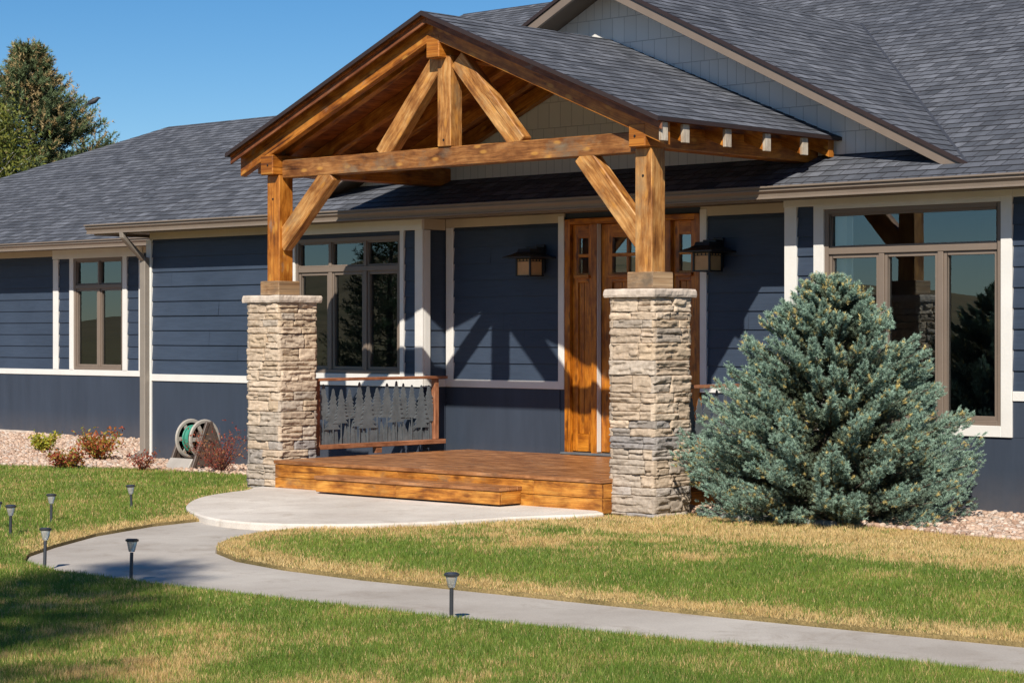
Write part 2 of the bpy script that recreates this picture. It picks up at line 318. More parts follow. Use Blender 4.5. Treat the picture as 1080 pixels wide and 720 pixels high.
class MB:
    """collects faces with uv (grain along u) for ONE mesh object"""
    def __init__(s): s.v = []; s.f = []; s.uv = []
    def face(s, pts, uvs=None):
        i = len(s.v); s.v += [tuple(p) for p in pts]; s.f.append(tuple(range(i, i + len(pts))))
        s.uv.append(uvs if uvs else [(p[0], p[2]) for p in pts])
    def hexa(s, c, grain=Vector((1, 0, 0))):
        """c: 8 corners, bottom ring 0-3 counterclockwise from above, top ring 4-7"""
        g = Vector(grain).normalized(); ou, ov = random.uniform(0, 60), random.uniform(0, 60)
        c = [Vector(p) for p in c]
        for k, q in enumerate(((3, 2, 1, 0), (4, 5, 6, 7), (0, 1, 5, 4), (1, 2, 6, 5), (2, 3, 7, 6), (3, 0, 4, 7))):
            P = [c[i] for i in q]; nrm = (P[1] - P[0]).cross(P[2] - P[0])
            t = nrm.cross(g)
            t = t.normalized() if t.length > 1e-9 * max(1, nrm.length) and nrm.length > 1e-12 else Vector((0, 1, 0))
            if abs(nrm.normalized().dot(g)) > .9:      # end grain
                a = (P[1] - P[0]).normalized(); b_ = nrm.normalized().cross(a)
                uv = [(p.dot(a) * .12 + ou, p.dot(b_) + ov + k) for p in P]
            else: uv = [(p.dot(g) + ou, p.dot(t) + ov + k * .37) for p in P]
            s.face(P, uv)
    def box(s, x0, x1, y0, y1, z0, z1, grain=(1, 0, 0)):
        s.hexa([(x0, y0, z0), (x1, y0, z0), (x1, y1, z0), (x0, y1, z0), (x0, y0, z1), (x1, y0, z1), (x1, y1, z1), (x0, y1, z1)], grain)
        return s
    def beam(s, p0, p1, w, h, side=None, up=None):
        """box along p0-p1; w across 'side', h along the other axis"""
        p0, p1 = Vector(p0), Vector(p1); d = (p1 - p0).normalized()
        side = Vector(side) if side else d.cross(Vector((0, 0, 1)) if abs(d.z) < .99 else Vector((0, 1, 0)))
        side = (side - d * side.dot(d)).normalized(); u = side.cross(d).normalized()
        a, b = side * w / 2, u * h / 2
        s.hexa([p0 - a - b, p1 - a - b, p1 + a - b, p0 + a - b, p0 - a + b, p1 - a + b, p1 + a + b, p0 + a + b], d); return s
    def prism(s, poly, axis, a0, a1, grain=(1, 0, 0)):
        """poly in the plane across axis ('x': (y,z), 'y': (x,z), 'z': (x,y)) extruded a0..a1"""
        def P(q, a): return Vector({'x': (a, q[0], q[1]), 'y': (q[0], a, q[1]), 'z': (q[0], q[1], a)}[axis])
        ou, ov = random.uniform(0, 60), random.uniform(0, 60); g = Vector(grain).normalized()
        A = [P(q, a0) for q in poly]; B = [P(q, a1) for q in poly]; n = len(poly)
        ax = {'x': Vector((1, 0, 0)), 'y': Vector((0, 1, 0)), 'z': Vector((0, 0, 1))}[axis]
        t = ax.cross(g); t = t.normalized() if t.length > .1 else Vector((0, 0, 1))
        f = lambda L: [(p.dot(g) + ou, p.dot(t) + ov) for p in L]
        area = sum(poly[i][0] * poly[(i + 1) % n][1] - poly[(i + 1) % n][0] * poly[i][1] for i in range(n))
        flip = (area > 0) != (axis == 'y')
        s.face(A[::-1] if flip else A, f(A[::-1] if flip else A)); s.face(B if flip else B[::-1], f(B if flip else B[::-1]))
        for i in range(n):
            j = (i + 1) % n; q = [A[i], A[j], B[j], B[i]] if flip else [A[j], A[i], B[i], B[j]]
            nr = (q[1] - q[0]).cross(q[2] - q[0]).cross(g); nr = nr.normalized() if nr.length > 1e-9 else ax
            s.face(q, [(p.dot(g) + ou, p.dot(nr) + ov + i) for p in q])
        return s
    def tube(s, pts, r, n=8, cap=True):
        pts = [Vector(p) for p in pts]; rr = r if isinstance(r, (list, tuple)) else [r] * len(pts); rings = []
        for i, p in enumerate(pts):
            d = (pts[min(i + 1, len(pts) - 1)] - pts[max(i - 1, 0)]).normalized()
            a = d.orthogonal().normalized() if i == 0 else (prev - d * prev.dot(d)).normalized()
            prev = a; b = d.cross(a)
            rings.append([p + (a * math.cos(2 * math.pi * k / n) + b * math.sin(2 * math.pi * k / n)) * rr[i] for k in range(n)])
        L = 0
        for i in range(len(rings) - 1):
            for k in range(n):
                j = (k + 1) % n
                s.face([rings[i][k], rings[i][j], rings[i + 1][j], rings[i + 1][k]], [(i, k * .1), (i, k * .1 + .1), (i + 1, k * .1 + .1), (i + 1, k * .1)])
        if cap: s.face(rings[0][::-1]); s.face(rings[-1])
        return s
    def lathe(s, c, prof, n=20, axis='z'):
        c = Vector(c); rings = []
        for r, h in prof:
            R = []
            for k in range(n):
                a = 2 * math.pi * k / n; x, y = r * math.cos(a), r * math.sin(a)
                R.append(c + (Vector((x, y, h)) if axis == 'z' else Vector((h, x, y))))
            rings.append(R)
        for i in range(len(rings) - 1):
            for k in range(n):
                j = (k + 1) % n; s.face([rings[i][k], rings[i][j], rings[i + 1][j], rings[i + 1][k]])
        s.face(rings[0][::-1]); s.face(rings[-1]); return s
    def build(s, name, mat, parent=None, bevel=0, smooth=False, origin=None):
        off = wloc(parent) if parent else (Vector(origin) if origin is not None else Vector((0, 0, 0)))
        me = bpy.data.meshes.new(name)
        me.from_pydata([tuple(Vector(p) - off) for p in s.v], [], s.f)
        uvl = me.uv_layers.new(name='UVMap'); k = 0
        flat = [c for u in s.uv for q in u for c in q]; uvl.data.foreach_set('uv', flat)
        bm = bmesh.new(); bm.from_mesh(me); bmesh.ops.remove_doubles(bm, verts=bm.verts, dist=1e-5); bm.to_mesh(me); bm.free()
        if smooth:
            me.polygons.foreach_set('use_smooth', np.ones(len(me.polygons), bool))
            me.set_sharp_from_angle(angle=math.radians(40))
        me.materials.append(mat); o = link_mesh(name, me, parent)
        if origin is not None and not parent: o.location = off
        if bevel:
            b = o.modifiers.new('bevel', 'BEVEL'); b.width = bevel; b.segments = 1; b.limit_method = 'ANGLE'; b.angle_limit = math.radians(50)
        return o
def thing(name, label, cat, loc=(0, 0, 0), group=None):
    o = bpy.data.objects.new(name, None); col.objects.link(o); o.location = loc; o.empty_display_size = .2
    return tag(o, label, cat, group)
def tag(o, label=None, cat=None, group=None, kind=None):
    if label: o['label'] = label
    if cat: o['category'] = cat
    if group: o['group'] = group
    if kind: o['kind'] = kind
    return o
def copy_tree(root, loc, label):
    r = root.copy(); col.objects.link(r); r.location = loc; r['label'] = label
    for ch in list(root.children):
        c = ch.copy(); col.objects.link(c); c.parent = r
        for g in list(ch.children):
            d = g.copy(); col.objects.link(d); d.parent = c
    return r

# ------------------------------------------------------------------ ground, lawn, path
Y1, Y2, Y3 = 2.8, -.36, 0.0
gm = MB(); S = 2500
gm.face([(-S, -S, -.12), (S, -S, -.12), (S, S, -.12), (-S, S, -.12)]); tag(gm.build('ground', M['prairie']), kind='structure')
def smooth_closed(pts, k=5):
    P = [Vector((p[0], p[1], 0)) for p in pts]; out = []; n = len(P)
    for i in range(n):
        a, b, c, d = P[i - 1], P[i], P[(i + 1) % n], P[(i + 2) % n]
        for t in [j / k for j in range(k)]:
            out.append(.5 * ((2 * b) + (c - a) * t + (2 * a - 5 * b + 4 * c - d) * t * t + (3 * b - a - 3 * c + d) * t ** 3))
    return [(p.x, p.y) for p in out]
outer = [(.95, -4.95), (.62, -5.45), (.72, -6.0), (1.10, -6.85), (1.63, -7.62), (2.05, -8.14), (2.45, -8.45), (3.14, -8.66), (4.2, -8.69), (5.5, -8.66), (6.74, -8.61), (8.0, -8.45), (9.44, -8.26), (11, -8.2), (14.5, -8.2)]
innr = [(14.5, -7.25), (11, -7.27), (9.6, -7.31), (7.76, -7.42), (6.34, -7.47), (4.9, -7.53), (4.08, -7.48), (3.41, -7.33), (2.84, -7.05), (2.45, -6.72), (2.15, -6.32), (1.95, -5.85), (1.9, -5.4), (2.0, -4.9)]
outer[-1] = (40, -8.2); innr[0] = (40, -7.25)
pathpoly = outer + innr
pm = MB(); pm.prism(pathpoly, 'z', -.10, 0.0); tag(pm.build('path', M['concrete'], bevel=.012), kind='structure')
padpoly = smooth_closed([(-1.30, -2.72), (-1.32, -3.3), (-1.0, -4.05), (-.42, -4.72), (.25, -5.22), (1.05, -5.60), (1.70, -5.60), (2.25, -5.2), (2.58, -4.55), (2.74, -3.8), (2.74, -2.72)], 4)
pp = MB(); pp.prism(padpoly, 'z', -.10, .060); tag(pp.build('landing_pad', M['pad'], bevel=.015), kind='structure')
bedL = [(-15.5, -3.6), (-7.0, -2.28), (-5.2, -1.60), (-3.4, -1.49), (-2.0, -1.6), (-2.0, -.35), (-6.6, -.35), (-6.6, 2.78), (-18, 2.78), (-18, -1.5)]
bedR = [(3.42, -2.10), (4.4, -2.17), (5.1, -2.17), (6.1, -2.36), (7.4, -2.52), (14, -2.7), (14, -.38), (3.0, -.38), (3.0, -2.1)]
for P_, nm in ((bedL, 'gravel_bed'), (bedR, 'gravel_bed')):
    bmb = MB(); bmb.prism(P_, 'z', -.1, .030); tag(bmb.build('bed_soil', M['bedsoil']), kind='structure')
LZ = .022
outer[-1] = (40, -8.2); innr[0] = (40, -7.25)
frontlawn = outer + [(40, -34), (-30, -34), (-30, 3), (-2, 3), (-1.0, -2.9), (-.2, -4.2)]
backlawn = innr[::-1] + [(40, 3), (.5, 3), (.5, -3.2)]
for P_ in (frontlawn, backlawn):
    lm = MB(); lm.prism(P_, 'z', -.11, LZ); o_ = lm.build('lawn', M['lawn_soil']); tag(o_, kind='structure')
    bm = bmesh.new(); bm.from_mesh(o_.data); bmesh.ops.triangulate(bm, faces=bm.faces); bm.to_mesh(o_.data); bm.free()
# hills far behind the camera and all round the plain
def hills():
    nA, rad = 160, (500, 700, 950, 1300); V = []; Fc = []
    for j, r in enumerate(rad):
        for i in range(nA):
            a = 2 * math.pi * i / nA
            h = 0 if j == 0 else (22 + 30 * mnoise.fractal(Vector((math.cos(a) * 3, math.sin(a) * 3, 0)), 1, 2, 5)) * (.55, .55, 1, 1.5)[j] * (1 + .4 * mnoise.noise(Vector((a * 4, j, 3))))
            infront = max(0, math.cos(a - math.atan2(FV.y, FV.x)) - .3)
            h *= max(.25, 1 - infront)
            V.append((math.cos(a) * r, math.sin(a) * r, max(h, .3) - .4))
    for j in range(3):
        for i in range(nA):
            k = (i + 1) % nA; Fc.append((j * nA + i, j * nA + k, (j + 1) * nA + k, (j + 1) * nA + i))
    return tag(np_mesh('hills', V, Fc, M['hill'], smooth=True), kind='structure')
hills()

# ------------------------------------------------------------------ house
H = thing('house', 'navy blue single storey house with white trim, grey shingle roofs and a timber entry porch', 'house', (0, 0, 0))
EXPO = .181
def siding(x0, x1, z0, z1, Y, name='siding', phase=0.0):
    mb = MB(); z = z0 + phase
    if phase: zs = [z0]
    else: zs = []
    while z < z1 - .01: zs.append(z); z += EXPO
    zs.append(z1)
    for a, b in zip(zs[:-1], zs[1:]):
        cuts = [x0]
        if x1 - x0 > 1.0:
            q = x0 + random.uniform(.3, 3.2)
            while q < x1 - .3: cuts.append(q); q += 3.66
        cuts.append(x1)
        for i, (p, q) in enumerate(zip(cuts[:-1], cuts[1:])):
            if i: p += .004
            n_ = max(1, int((q - p) / .5)); j0 = random.uniform(-.0015, .0015)
            W_ = [(p + (q - p) * t / n_, j0 + random.uniform(-.0008, .0008), random.uniform(-.0012, .0012)) for t in range(n_ + 1)]
            for (xa, ja, za), (xb, jb, zb_) in zip(W_[:-1], W_[1:]):
                mb.face([(xa, Y - .018 + ja, a + za), (xb, Y - .018 + jb, a + zb_), (xb, Y - .003, b), (xa, Y - .003, b)])
                mb.face([(xa, Y, a), (xb, Y, a), (xb, Y - .018 + jb, a + zb_), (xa, Y - .018 + ja, a + za)])
    return mb.build(name, M['navy'], H)
def part(name, mat, *boxes, bevel=.003, parent=None, grain=(1, 0, 0)):
    mb = MB()
    for b in boxes: mb.box(*b, grain=grain)
    return mb.build(name, mat, parent or H, bevel=bevel)
ZB0, ZB1, ZS = 1.015, 1.10, 2.865          # belt trim and soffit level
XL, XR = -6.62, 14.0
XC = -1.784                                # corner where the window bay returns to the door wall
# wall cores (kept behind the cladding), with window holes left open
W2 = (-3.86, -2.11, 1.15, 2.69); W4 = (3.546, 5.413, .795, 2.755); W1 = (-12.574, -11.333, 1.055, 2.755)
def wall_core(x0, x1, Y, hole, z0=-.1, z1=ZS + .25, t=.14):
    h0, h1, a, b = hole
    part('wall', M['navy_panel'], (x0, h0, Y, Y + t, z0, z1), (h1, x1, Y, Y + t, z0, z1), (h0, h1, Y, Y + t, z0, a), (h0, h1, Y, Y + t, b, z1), bevel=0)
wall_core(XL, XC, Y2, W2); wall_core(3.10, XR, Y2, W4); wall_core(-18, XL, Y1, W1)
part('wall', M['navy_panel'], (XC, -.003, Y3, Y3 + .14, -.1, ZS + .2), (1.805, 3.10, Y3, Y3 + .14, -.1, ZS + .2), (-.003, 1.805, Y3 + .003, Y3 + .14, 2.8, ZS + .2), bevel=0)
part('wall', M['navy_panel'], (XL, XL + .14, Y2 + .14, Y1, -.1, ZS + .25), bevel=0)
part('wall', M['navy_panel'], (XC - .14, XC, Y2 + .14, Y3 + .2, -.1, ZS + .2), bevel=0)
part('wall', M['navy_panel'], (3.10, 3.24, Y2 + .14, Y3 + .2, -.1, ZS + .2), bevel=0)
# lower smooth panels
P = .014
part('base_panel', M['navy_panel'], (XL, XC + .014, Y2 - P, Y2, -.05, ZB0)); part('base_panel', M['navy_panel'], (3.10, XR, Y2 - P, Y2, -.05, .695), (5.521, XR, Y2 - P - .001, Y2, .695, ZB0))
part('base_panel', M['navy_panel'], (XC + .016, -.08, Y3 - P, Y3, .25, ZB0)); part('base_panel', M['navy_panel'], (1.885, 3.0985, Y3 - P, Y3, -.05, ZB0))
part('base_panel', M['navy_panel'], (-18, XL, Y1 - P, Y1, -.12, .965)); part('base_panel', M['navy_panel'], (XC + .001, XC + .014, Y2 - .001, Y3 - P, .25, ZB0))
# upper lap siding
siding(XL + .07, -3.925, ZB1, 2.77, Y2); siding(-2.05, -1.87, ZB1, 2.74, Y2)
siding(XC + .14, -.085, ZB1, 2.77, Y3); siding(1.89, 3.0985, ZB1, 2.77, Y3)
siding(3.24, 3.435, ZB1 - .4, 2.79, Y2); siding(5.515, XR, ZB1, 2.79, Y2)
siding(-18, -13.103, 1.05, 2.80, Y1); siding(-12.97, -12.67, 1.05, 2.72, Y1); siding(-11.23, -10.94, 1.05, 2.72, Y1); siding(-10.85, XL, 1.05, 2.8, Y1)
# return face of the window bay (faces +X)
rb = MB(); z = ZB1
while z < 2.74:
    b_ = min(z + EXPO, 2.76); rb.face([(XC + .016, Y2 + .09, z), (XC + .016, Y3 - .016, z), (XC + .003, Y3 - .016, b_), (XC + .003, Y2 + .09, b_)]); z += EXPO
rb.build('siding', M['navy'], H)
T = .030
belt = lambda x0, x1, Y, dz=0: part('belt_trim', M['white'], (x0, x1, Y - T, Y, ZB0 + dz, ZB1 + dz))
belt(XL, -3.935, Y2); belt(-2.05, XC - .09, Y2); belt(XC + .02, -.085, Y3); belt(1.892, 3.098, Y3); belt(5.526, XR, Y2); belt(-18, XL, Y1, -.05)
part('belt_trim', M['white'], (XC, XC + T, Y2 + .09, Y3 - T, ZB0, ZB1))
# corner boards, vertical trim, frieze
def vtrim(x0, x1, Y, z0, z1, t=T, mat='white', name='vertical_trim'): return part(name, M[mat], (x0, x1, Y - t, Y, z0, z1))
vtrim(XL - .03, XL + .07, Y2, -.05, 2.77, .034, 'white', 'corner_board')
vtrim(XC - .09, XC + .032, Y2, ZB0 - .0, 2.74, .034, 'white', 'corner_board')
part('corner_board', M['white'], (XC, XC + .033, Y2 + .002, Y2 + .09, ZB0 - .001, 2.74))
vtrim(XC + .032, XC + .14, Y3, ZB1, 2.77, T); vtrim(-.085, -.003, Y3, ZB0, 2.84, .034)
vtrim(1.808, 1.892, Y3, ZB0, 2.84, .034)
vtrim(3.10, 3.24, Y2, ZB0 - .35, 2.79, .034, 'white', 'corner_board')
vtrim(-13.103, -12.97, Y1, 1.05, 2.75, .033); vtrim(-10.94, -10.85, Y1, 1.05, 2.75, .033)
part('frieze_board', M['tan'], (XL + .03, -3.95, Y2 - .026, Y2, 2.77, ZS)); part('frieze_board', M['white'], (-3.95, XC + .03, Y2 - .045, Y2, 2.74, ZS))
part('frieze_board', M['tan'], (XC + .001, XC + .026, Y2 + .001, Y3 - .027, 2.745, ZS - .001))
part('frieze_board', M['tan'], (XC + .026, -.003, Y3 - .026, Y3, 2.77, ZS)); part('frieze_board', M['tan'], (1.808, 3.098, Y3 - .026, Y3, 2.77, ZS))
part('frieze_board', M['white'], (3.098, 5.53, Y2 - .045, Y2, 2.79, ZS)); part('frieze_board', M['white'], (5.53, XR, Y2 - .04, Y2, 2.79, ZS))
part('frieze_board', M['tan'], (-18, -13.103, Y1 - .026, Y1, 2.80, 2.9)); part('frieze_board', M['white'], (-13.103, -10.85, Y1 - .045, Y1, 2.755, 2.9)); part('frieze_board', M['tan'], (-10.85, XL, Y1 - .026, Y1, 2.80, 2.9))
# windows ---------------------------------------------------------------------------------------
def window(x0, x1, z0, z1, Y, zbar, top, bot, trims, label):
    fr = MB(); f = .045; y0, y1 = Y - .018, Y + .06
    fr.box(x0, x0 + f, y0, y1, z0, z1, (0, 0, 1)); fr.box(x1 - f, x1, y0, y1, z0, z1, (0, 0, 1))
    fr.box(x0 + f, x1 - f, y0, y1, z0, z0 + f); fr.box(x0 + f, x1 - f, y0, y1, z1 - f, z1)
    fr.box(x0 + f, x1 - f, y0, y1, zbar - .03, zbar + .03)
    for k in range(1, bot):
        x = x0 + (x1 - x0) * k / bot; fr.box(x - .028, x + .028, y0 + .003, y1, z0 + f, zbar - .03, (0, 0, 1))
    for k in range(1, top):
        x = x0 + (x1 - x0) * k / top; fr.box(x - .022, x + .022, y0 + .003, y1, zbar + .03, z1 - f, (0, 0, 1))
    win = fr.build('window', M['taupe'], H, bevel=.004)
    win['label'] = label
    def pane(a, b, c, d, s):
        sb = MB(); ys0, ys1 = Y + .002, Y + .045
        sb.box(a, a + s, ys0, ys1, c, d, (0, 0, 1)); sb.box(b - s, b, ys0, ys1, c, d, (0, 0, 1)); sb.box(a + s, b - s, ys0, ys1, c, c + s); sb.box(a + s, b - s, ys0, ys1, d - s, d)
        sb.build('sash', M['taupe'], win, bevel=.003)
        g = MB(); g.face([(a + s, Y + .032, c + s), (b - s, Y + .032, c + s), (b - s, Y + .032, d - s), (a + s, Y + .032, d - s)]); g.build('pane', M['glass'], win)
    for k in range(bot):
        a, b = x0 + (x1 - x0) * k / bot, x0 + (x1 - x0) * (k + 1) / bot
        pane(a + (f if k == 0 else .028), b - (f if k == bot - 1 else .028), z0 + f, zbar - .03, .036)
    for k in range(top):
        a, b = x0 + (x1 - x0) * k / top, x0 + (x1 - x0) * (k + 1) / top
        pane(a + (f if k == 0 else .022), b - (f if k == top - 1 else .022), zbar + .03, z1 - f, .020)
    for t in trims:
        tb = MB(); tb.box(t[0], t[1], Y - .036, Y, t[2], t[3], (0, 0, 1)); tb.build('window_trim', M['white'], win, bevel=.003)
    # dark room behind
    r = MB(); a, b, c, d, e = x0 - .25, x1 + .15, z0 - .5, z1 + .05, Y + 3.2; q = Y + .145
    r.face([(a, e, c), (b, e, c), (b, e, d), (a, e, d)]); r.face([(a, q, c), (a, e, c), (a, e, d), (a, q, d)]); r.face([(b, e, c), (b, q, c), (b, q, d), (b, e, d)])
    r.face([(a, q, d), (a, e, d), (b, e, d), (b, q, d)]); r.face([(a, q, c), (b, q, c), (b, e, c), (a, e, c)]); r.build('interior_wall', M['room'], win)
    return win
window(*W2, Y2, 2.335, 3, 3, [(-3.93, -3.86, 1.10, 2.74), (-2.11, -2.05, 1.015, 2.74), (-3.86, -2.11, 1.015, 1.15)], 'triple casement window behind the left stone pillar and railing')
window(*W4, Y2, 2.365, 1, 3, [(3.434, 3.546, .697, 2.79), (5.413, 5.522, .697, 2.79), (3.546, 5.413, .697, .795), (3.546, 5.413, 2.755, 2.79)], 'large taupe window with one wide transom behind the spruce')
w1 = window(*W1, Y1, 2.32, 2, 2, [(-12.672, -12.574, 1.05, 2.755), (-11.333, -11.228, 1.05, 2.755)], 'small two casement window in the set back left wing')
cu = MB(); n = 26                              # curtain inside the big window
for i in range(n):
    xa, xb = 3.42 + .34 * i / n, 3.42 + .34 * (i + 1) / n; ya, yb = Y2 + .12 + .03 * math.sin(i * 1.3), Y2 + .12 + .03 * math.sin((i + 1) * 1.3)
    cu.face([(xa, ya, .5), (xb, yb, .5), (xb, yb, 2.7), (xa, ya, 2.7)])
cu.build('curtain', M['curtain'], H, smooth=True)
# front door unit -------------------------------------------------------------------------------
DZ0, DZ1 = .352, 2.80
dj = MB()
dj.box(0, .075, -.028, .10, DZ0, DZ1, (0, 0, 1)); dj.box(1.735, 1.802, -.028, .10, DZ0, DZ1, (0, 0, 1)); dj.box(.075, 1.735, -.028, .10, DZ1 - .055, DZ1)
dj.box(.375, .445, -.032, .10, DZ0, DZ1 - .055, (0, 0, 1)); dj.box(1.365, 1.43, -.032, .10, DZ0, DZ1 - .055, (0, 0, 1))
door = dj.build('door_unit', M['door'], H, bevel=.004)
def leaf(name, x0, x1, y, lites, stile):
    mb = MB(); z0, z1 = DZ0 + .02, DZ1 - .06; zl0, zl1 = 2.235, 2.60; ys, yp = y, y + .018
    mb.box(x0, x0 + stile, ys, y + .05, z0, z1, (0, 0, 1)); mb.box(x1 - stile, x1, ys, y + .05, z0, z1, (0, 0, 1))
    mb.box(x0 + stile, x1 - stile, ys, y + .05, zl1, z1); mb.box(x0 + stile, x1 - stile, ys, y + .05, zl0 - .1, zl0); mb.box(x0 + stile, x1 - stile, ys, y + .05, z0, z0 + .18)
    nb = max(2, int((x1 - x0 - 2 * stile) / .11))
    for k in range(nb):
        a = x0 + stile + (x1 - x0 - 2 * stile) * k / nb; b = x0 + stile + (x1 - x0 - 2 * stile) * (k + 1) / nb
        mb.box(a + .003, b - .003, yp, y + .04, z0 + .18, zl0 - .1, (0, 0, 1))
    W_ = x1 - x0 - 2 * stile; bar = .03
    for k in range(1, lites): mb.box(x0 + stile + W_ * k / lites - bar / 2, x0 + stile + W_ * k / lites + bar / 2, ys + .004, y + .045, zl0, zl1, (0, 0, 1))
    zm = (zl0 + zl1) / 2; mb.box(x0 + stile, x1 - stile, ys + .002, y + .045, zm - .018, zm + .018)
    o = mb.build(name, M['door'], H, bevel=.004)
    sh = MB(); sh.box(x0 + stile - .03, x1 - stile + .03, ys - .035, ys, zl0 - .055, zl0 - .02); sh.build('ledge', M['door'], o, bevel=.003)
    g = MB()
    for k in range(lites):
        for c, d in ((zl0, zm - .018), (zm + .018, zl1)):
            a = x0 + stile + W_ * k / lites + (bar / 2 if k else 0); b = x0 + stile + W_ * (k + 1) / lites - (bar / 2 if k < lites - 1 else 0)
            g.face([(a, y + .03, c), (b, y + .03, c), (b, y + .03, d), (a, y + .03, d)])
    g.build('lite_glass', M['door_glass'], o)
    return o
leaf('sidelight', .078, .372, .015, 1, .075); leaf('sidelight', 1.433, 1.732, .015, 1, .075)
dl = leaf('front_door', .455, 1.355, .045, 3, .14)
part('threshold', M['steel'], (.0, 1.80, -.10, .09, .338, .36), bevel=.004)
hd = MB(); hd.tube([(1.28, .045, 1.25), (1.28, -.02, 1.25), (1.28, -.02, 1.52), (1.28, .045, 1.52)], .012); hd.build('handle', M['black'], dl, smooth=True)
part('weatherstrip', M['white'], (.447, .452, -.02, .04, DZ0 + .02, DZ1 - .06), bevel=0)
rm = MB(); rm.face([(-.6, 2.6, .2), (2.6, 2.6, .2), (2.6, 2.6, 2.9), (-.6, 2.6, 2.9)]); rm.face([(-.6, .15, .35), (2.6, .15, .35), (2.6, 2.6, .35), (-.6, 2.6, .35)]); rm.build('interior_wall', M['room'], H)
# roofs -----------------------------------------------------------------------------------------
PM = .44
def zmain(Y): return 2.93 + PM * (Y + .82)
def roofplane(mb, pts, ud, thick=.05):
    """pts counterclockwise seen from above; ud = horizontal eave direction"""
    ud = Vector(ud).normalized(); P_ = [Vector(p) for p in pts]; nr = (P_[1] - P_[0]).cross(P_[2] - P_[0]).normalized(); vd = nr.cross(ud)
    ou = random.uniform(0, 20); RH = .145
    vs = [p.dot(vd) for p in P_]; k0, k1 = math.floor(min(vs) / RH), math.ceil(max(vs) / RH)
    def clip(poly, lim, sg):
        out = []
        for i in range(len(poly)):
            a, b = poly[i], poly[(i + 1) % len(poly)]; da, db_ = sg * (a.dot(vd) - lim), sg * (b.dot(vd) - lim)
            if da >= 0: out.append(a)
            if (da > 0 and db_ < 0) or (da < 0 and db_ > 0): out.append(a + (b - a) * (da / (da - db_)))
        return out
    for k in range(k0, k1):
        a_, b_ = k * RH, (k + 1) * RH; row = clip(clip(P_, a_, 1), b_, -1)
        if len(row) < 3: continue
        j = random.uniform(.0035, .007)
        lift = [p + nr * (j * (1 - (p.dot(vd) - a_) / RH) + .001) for p in row]
        mb.face(lift, [(p.dot(ud) + ou, p.dot(vd)) for p in row])
        bot = [i for i, p in enumerate(row) if p.dot(vd) < a_ + 1e-4]
        if len(bot) >= 2:
            bot.sort(key=lambda i: row[i].dot(ud)); i0, i1 = bot[0], bot[-1]
            mb.face([row[i0] - nr * .002, row[i1] - nr * .002, lift[i1], lift[i0]], [(0, k * RH + .003)] * 4)
    Q = [p - Vector((0, 0, thick)) for p in P_]; mb.face(Q[::-1], [(0, 0)] * len(Q))
    for i in range(len(P_)):
        j = (i + 1) % len(P_); mb.face([Q[i], Q[j], P_[j], P_[i]], [(P_[i].dot(ud), .02), (P_[j].dot(ud), .02), (P_[j].dot(ud), .1), (P_[i].dot(ud), .1)])
rf = MB()
YRM = 7.7
roofplane(rf, [(-7.24, -.80, zmain(-.80)), (XR, -.80, zmain(-.80)), (XR, YRM, zmain(YRM)), (-9.0, YRM, zmain(YRM))], (1, 0, 0))
roofplane(rf, [(XR, YRM, zmain(YRM)), (XR, 16, 3.2), (-9, 16, 3.2), (-9, YRM, zmain(YRM))], (1, 0, 0))
rf.face([(-7.2, -.7, 2.9), (-8.95, YRM, zmain(YRM) - .05), (-8.95, YRM, 2.9)]); rf.face([(-8.95, YRM, 2.9), (-8.95, YRM, zmain(YRM) - .05), (-8.95, 16, 3.15), (-8.95, 16, 2.9)])
rf.build('roof', M['shingle'], H)
YW, ZW = 7.70, 5.37; zw = lambda Y: 2.95 + .44 * (Y - 2.2)
rw = MB(); e = 2.2
roofplane(rw, [(-22.0, e, zw(e)), (-6.2, e, zw(e)), (-6.2, YW, zw(YW)), (-16.5, YW, zw(YW))], (1, 0, 0))
roofplane(rw, [(-22.0, 13.2, zw(e)), (-22.0, e, zw(e)), (-16.5, YW, zw(YW))], (0, -1, 0))
roofplane(rw, [(-6.2, YW, zw(YW)), (-6.2, 13.2, zw(e)), (-22.0, 13.2, zw(e)), (-16.5, YW, zw(YW))], (-1, 0, 0))
rw.build('roof', M['shingle'], H)
part('wall', M['navy_panel'], (-21.4, -21.26, Y1, 12.6, -.1, 2.95), (-21.4, -18, Y1, Y1 + .14, -.1, 2.95), (-21.4, 13.5, 12.5, 12.64, -.1, 2.95), (13.4, 13.54, Y2 + .14, 12.5, -.1, 2.95), bevel=0)
# big front gable: roof, rake boards, shake wall
GX, GZ, GK, GY = .68, 5.265, .49, -.42
rg = MB()
zlow = zmain(GY) + .0; hx = (GZ - zlow) / GK; yv = -.82 + (GZ - 2.93) / PM
roofplane(rg, [(GX, GY, GZ), (GX + hx, GY, zlow), (GX, yv, GZ)], (0, 1, 0), .03)
roofplane(rg, [(GX - hx, GY, zlow), (GX, GY, GZ), (GX, yv, GZ)], (0, -1, 0), .03)
rg.build('roof', M['shingle'], H)
va = MB()  # added dark strip standing for the line where the valley shingles are cut
for s in (-1, 1):
    a_ = Vector((GX + s * hx, GY, zlow + .008)); b_ = Vector((GX, yv, GZ + .008)); va.beam(a_, b_, .03, .006, side=(1, 1 * s, 0))
va.build('valley_dark_strip', M['valley'], H)
rk = MB(); ss = MB()
for s in (-1, 1):
    F_ = lambda x, z: (GX + s * x, z)
    poly = [F_(0, GZ - .035), F_(hx + .02, zlow - .035), F_(hx - .19, zlow - .035), F_(0, GZ - .138)]
    rk.prism(poly if s < 0 else poly[::-1], 'y', GY - .002, GY + .035)
    so_ = [F_(0, GZ - .05), F_(hx, zlow - .05), F_(hx, zlow - .075), F_(0, GZ - .075)]
    ss.prism(so_ if s < 0 else so_[::-1], 'y', GY + .036, .02)
rk.build('rake_board', M['taupe'], H, bevel=.003); ss.build('soffit', M['soffit'], H)
de = MB()
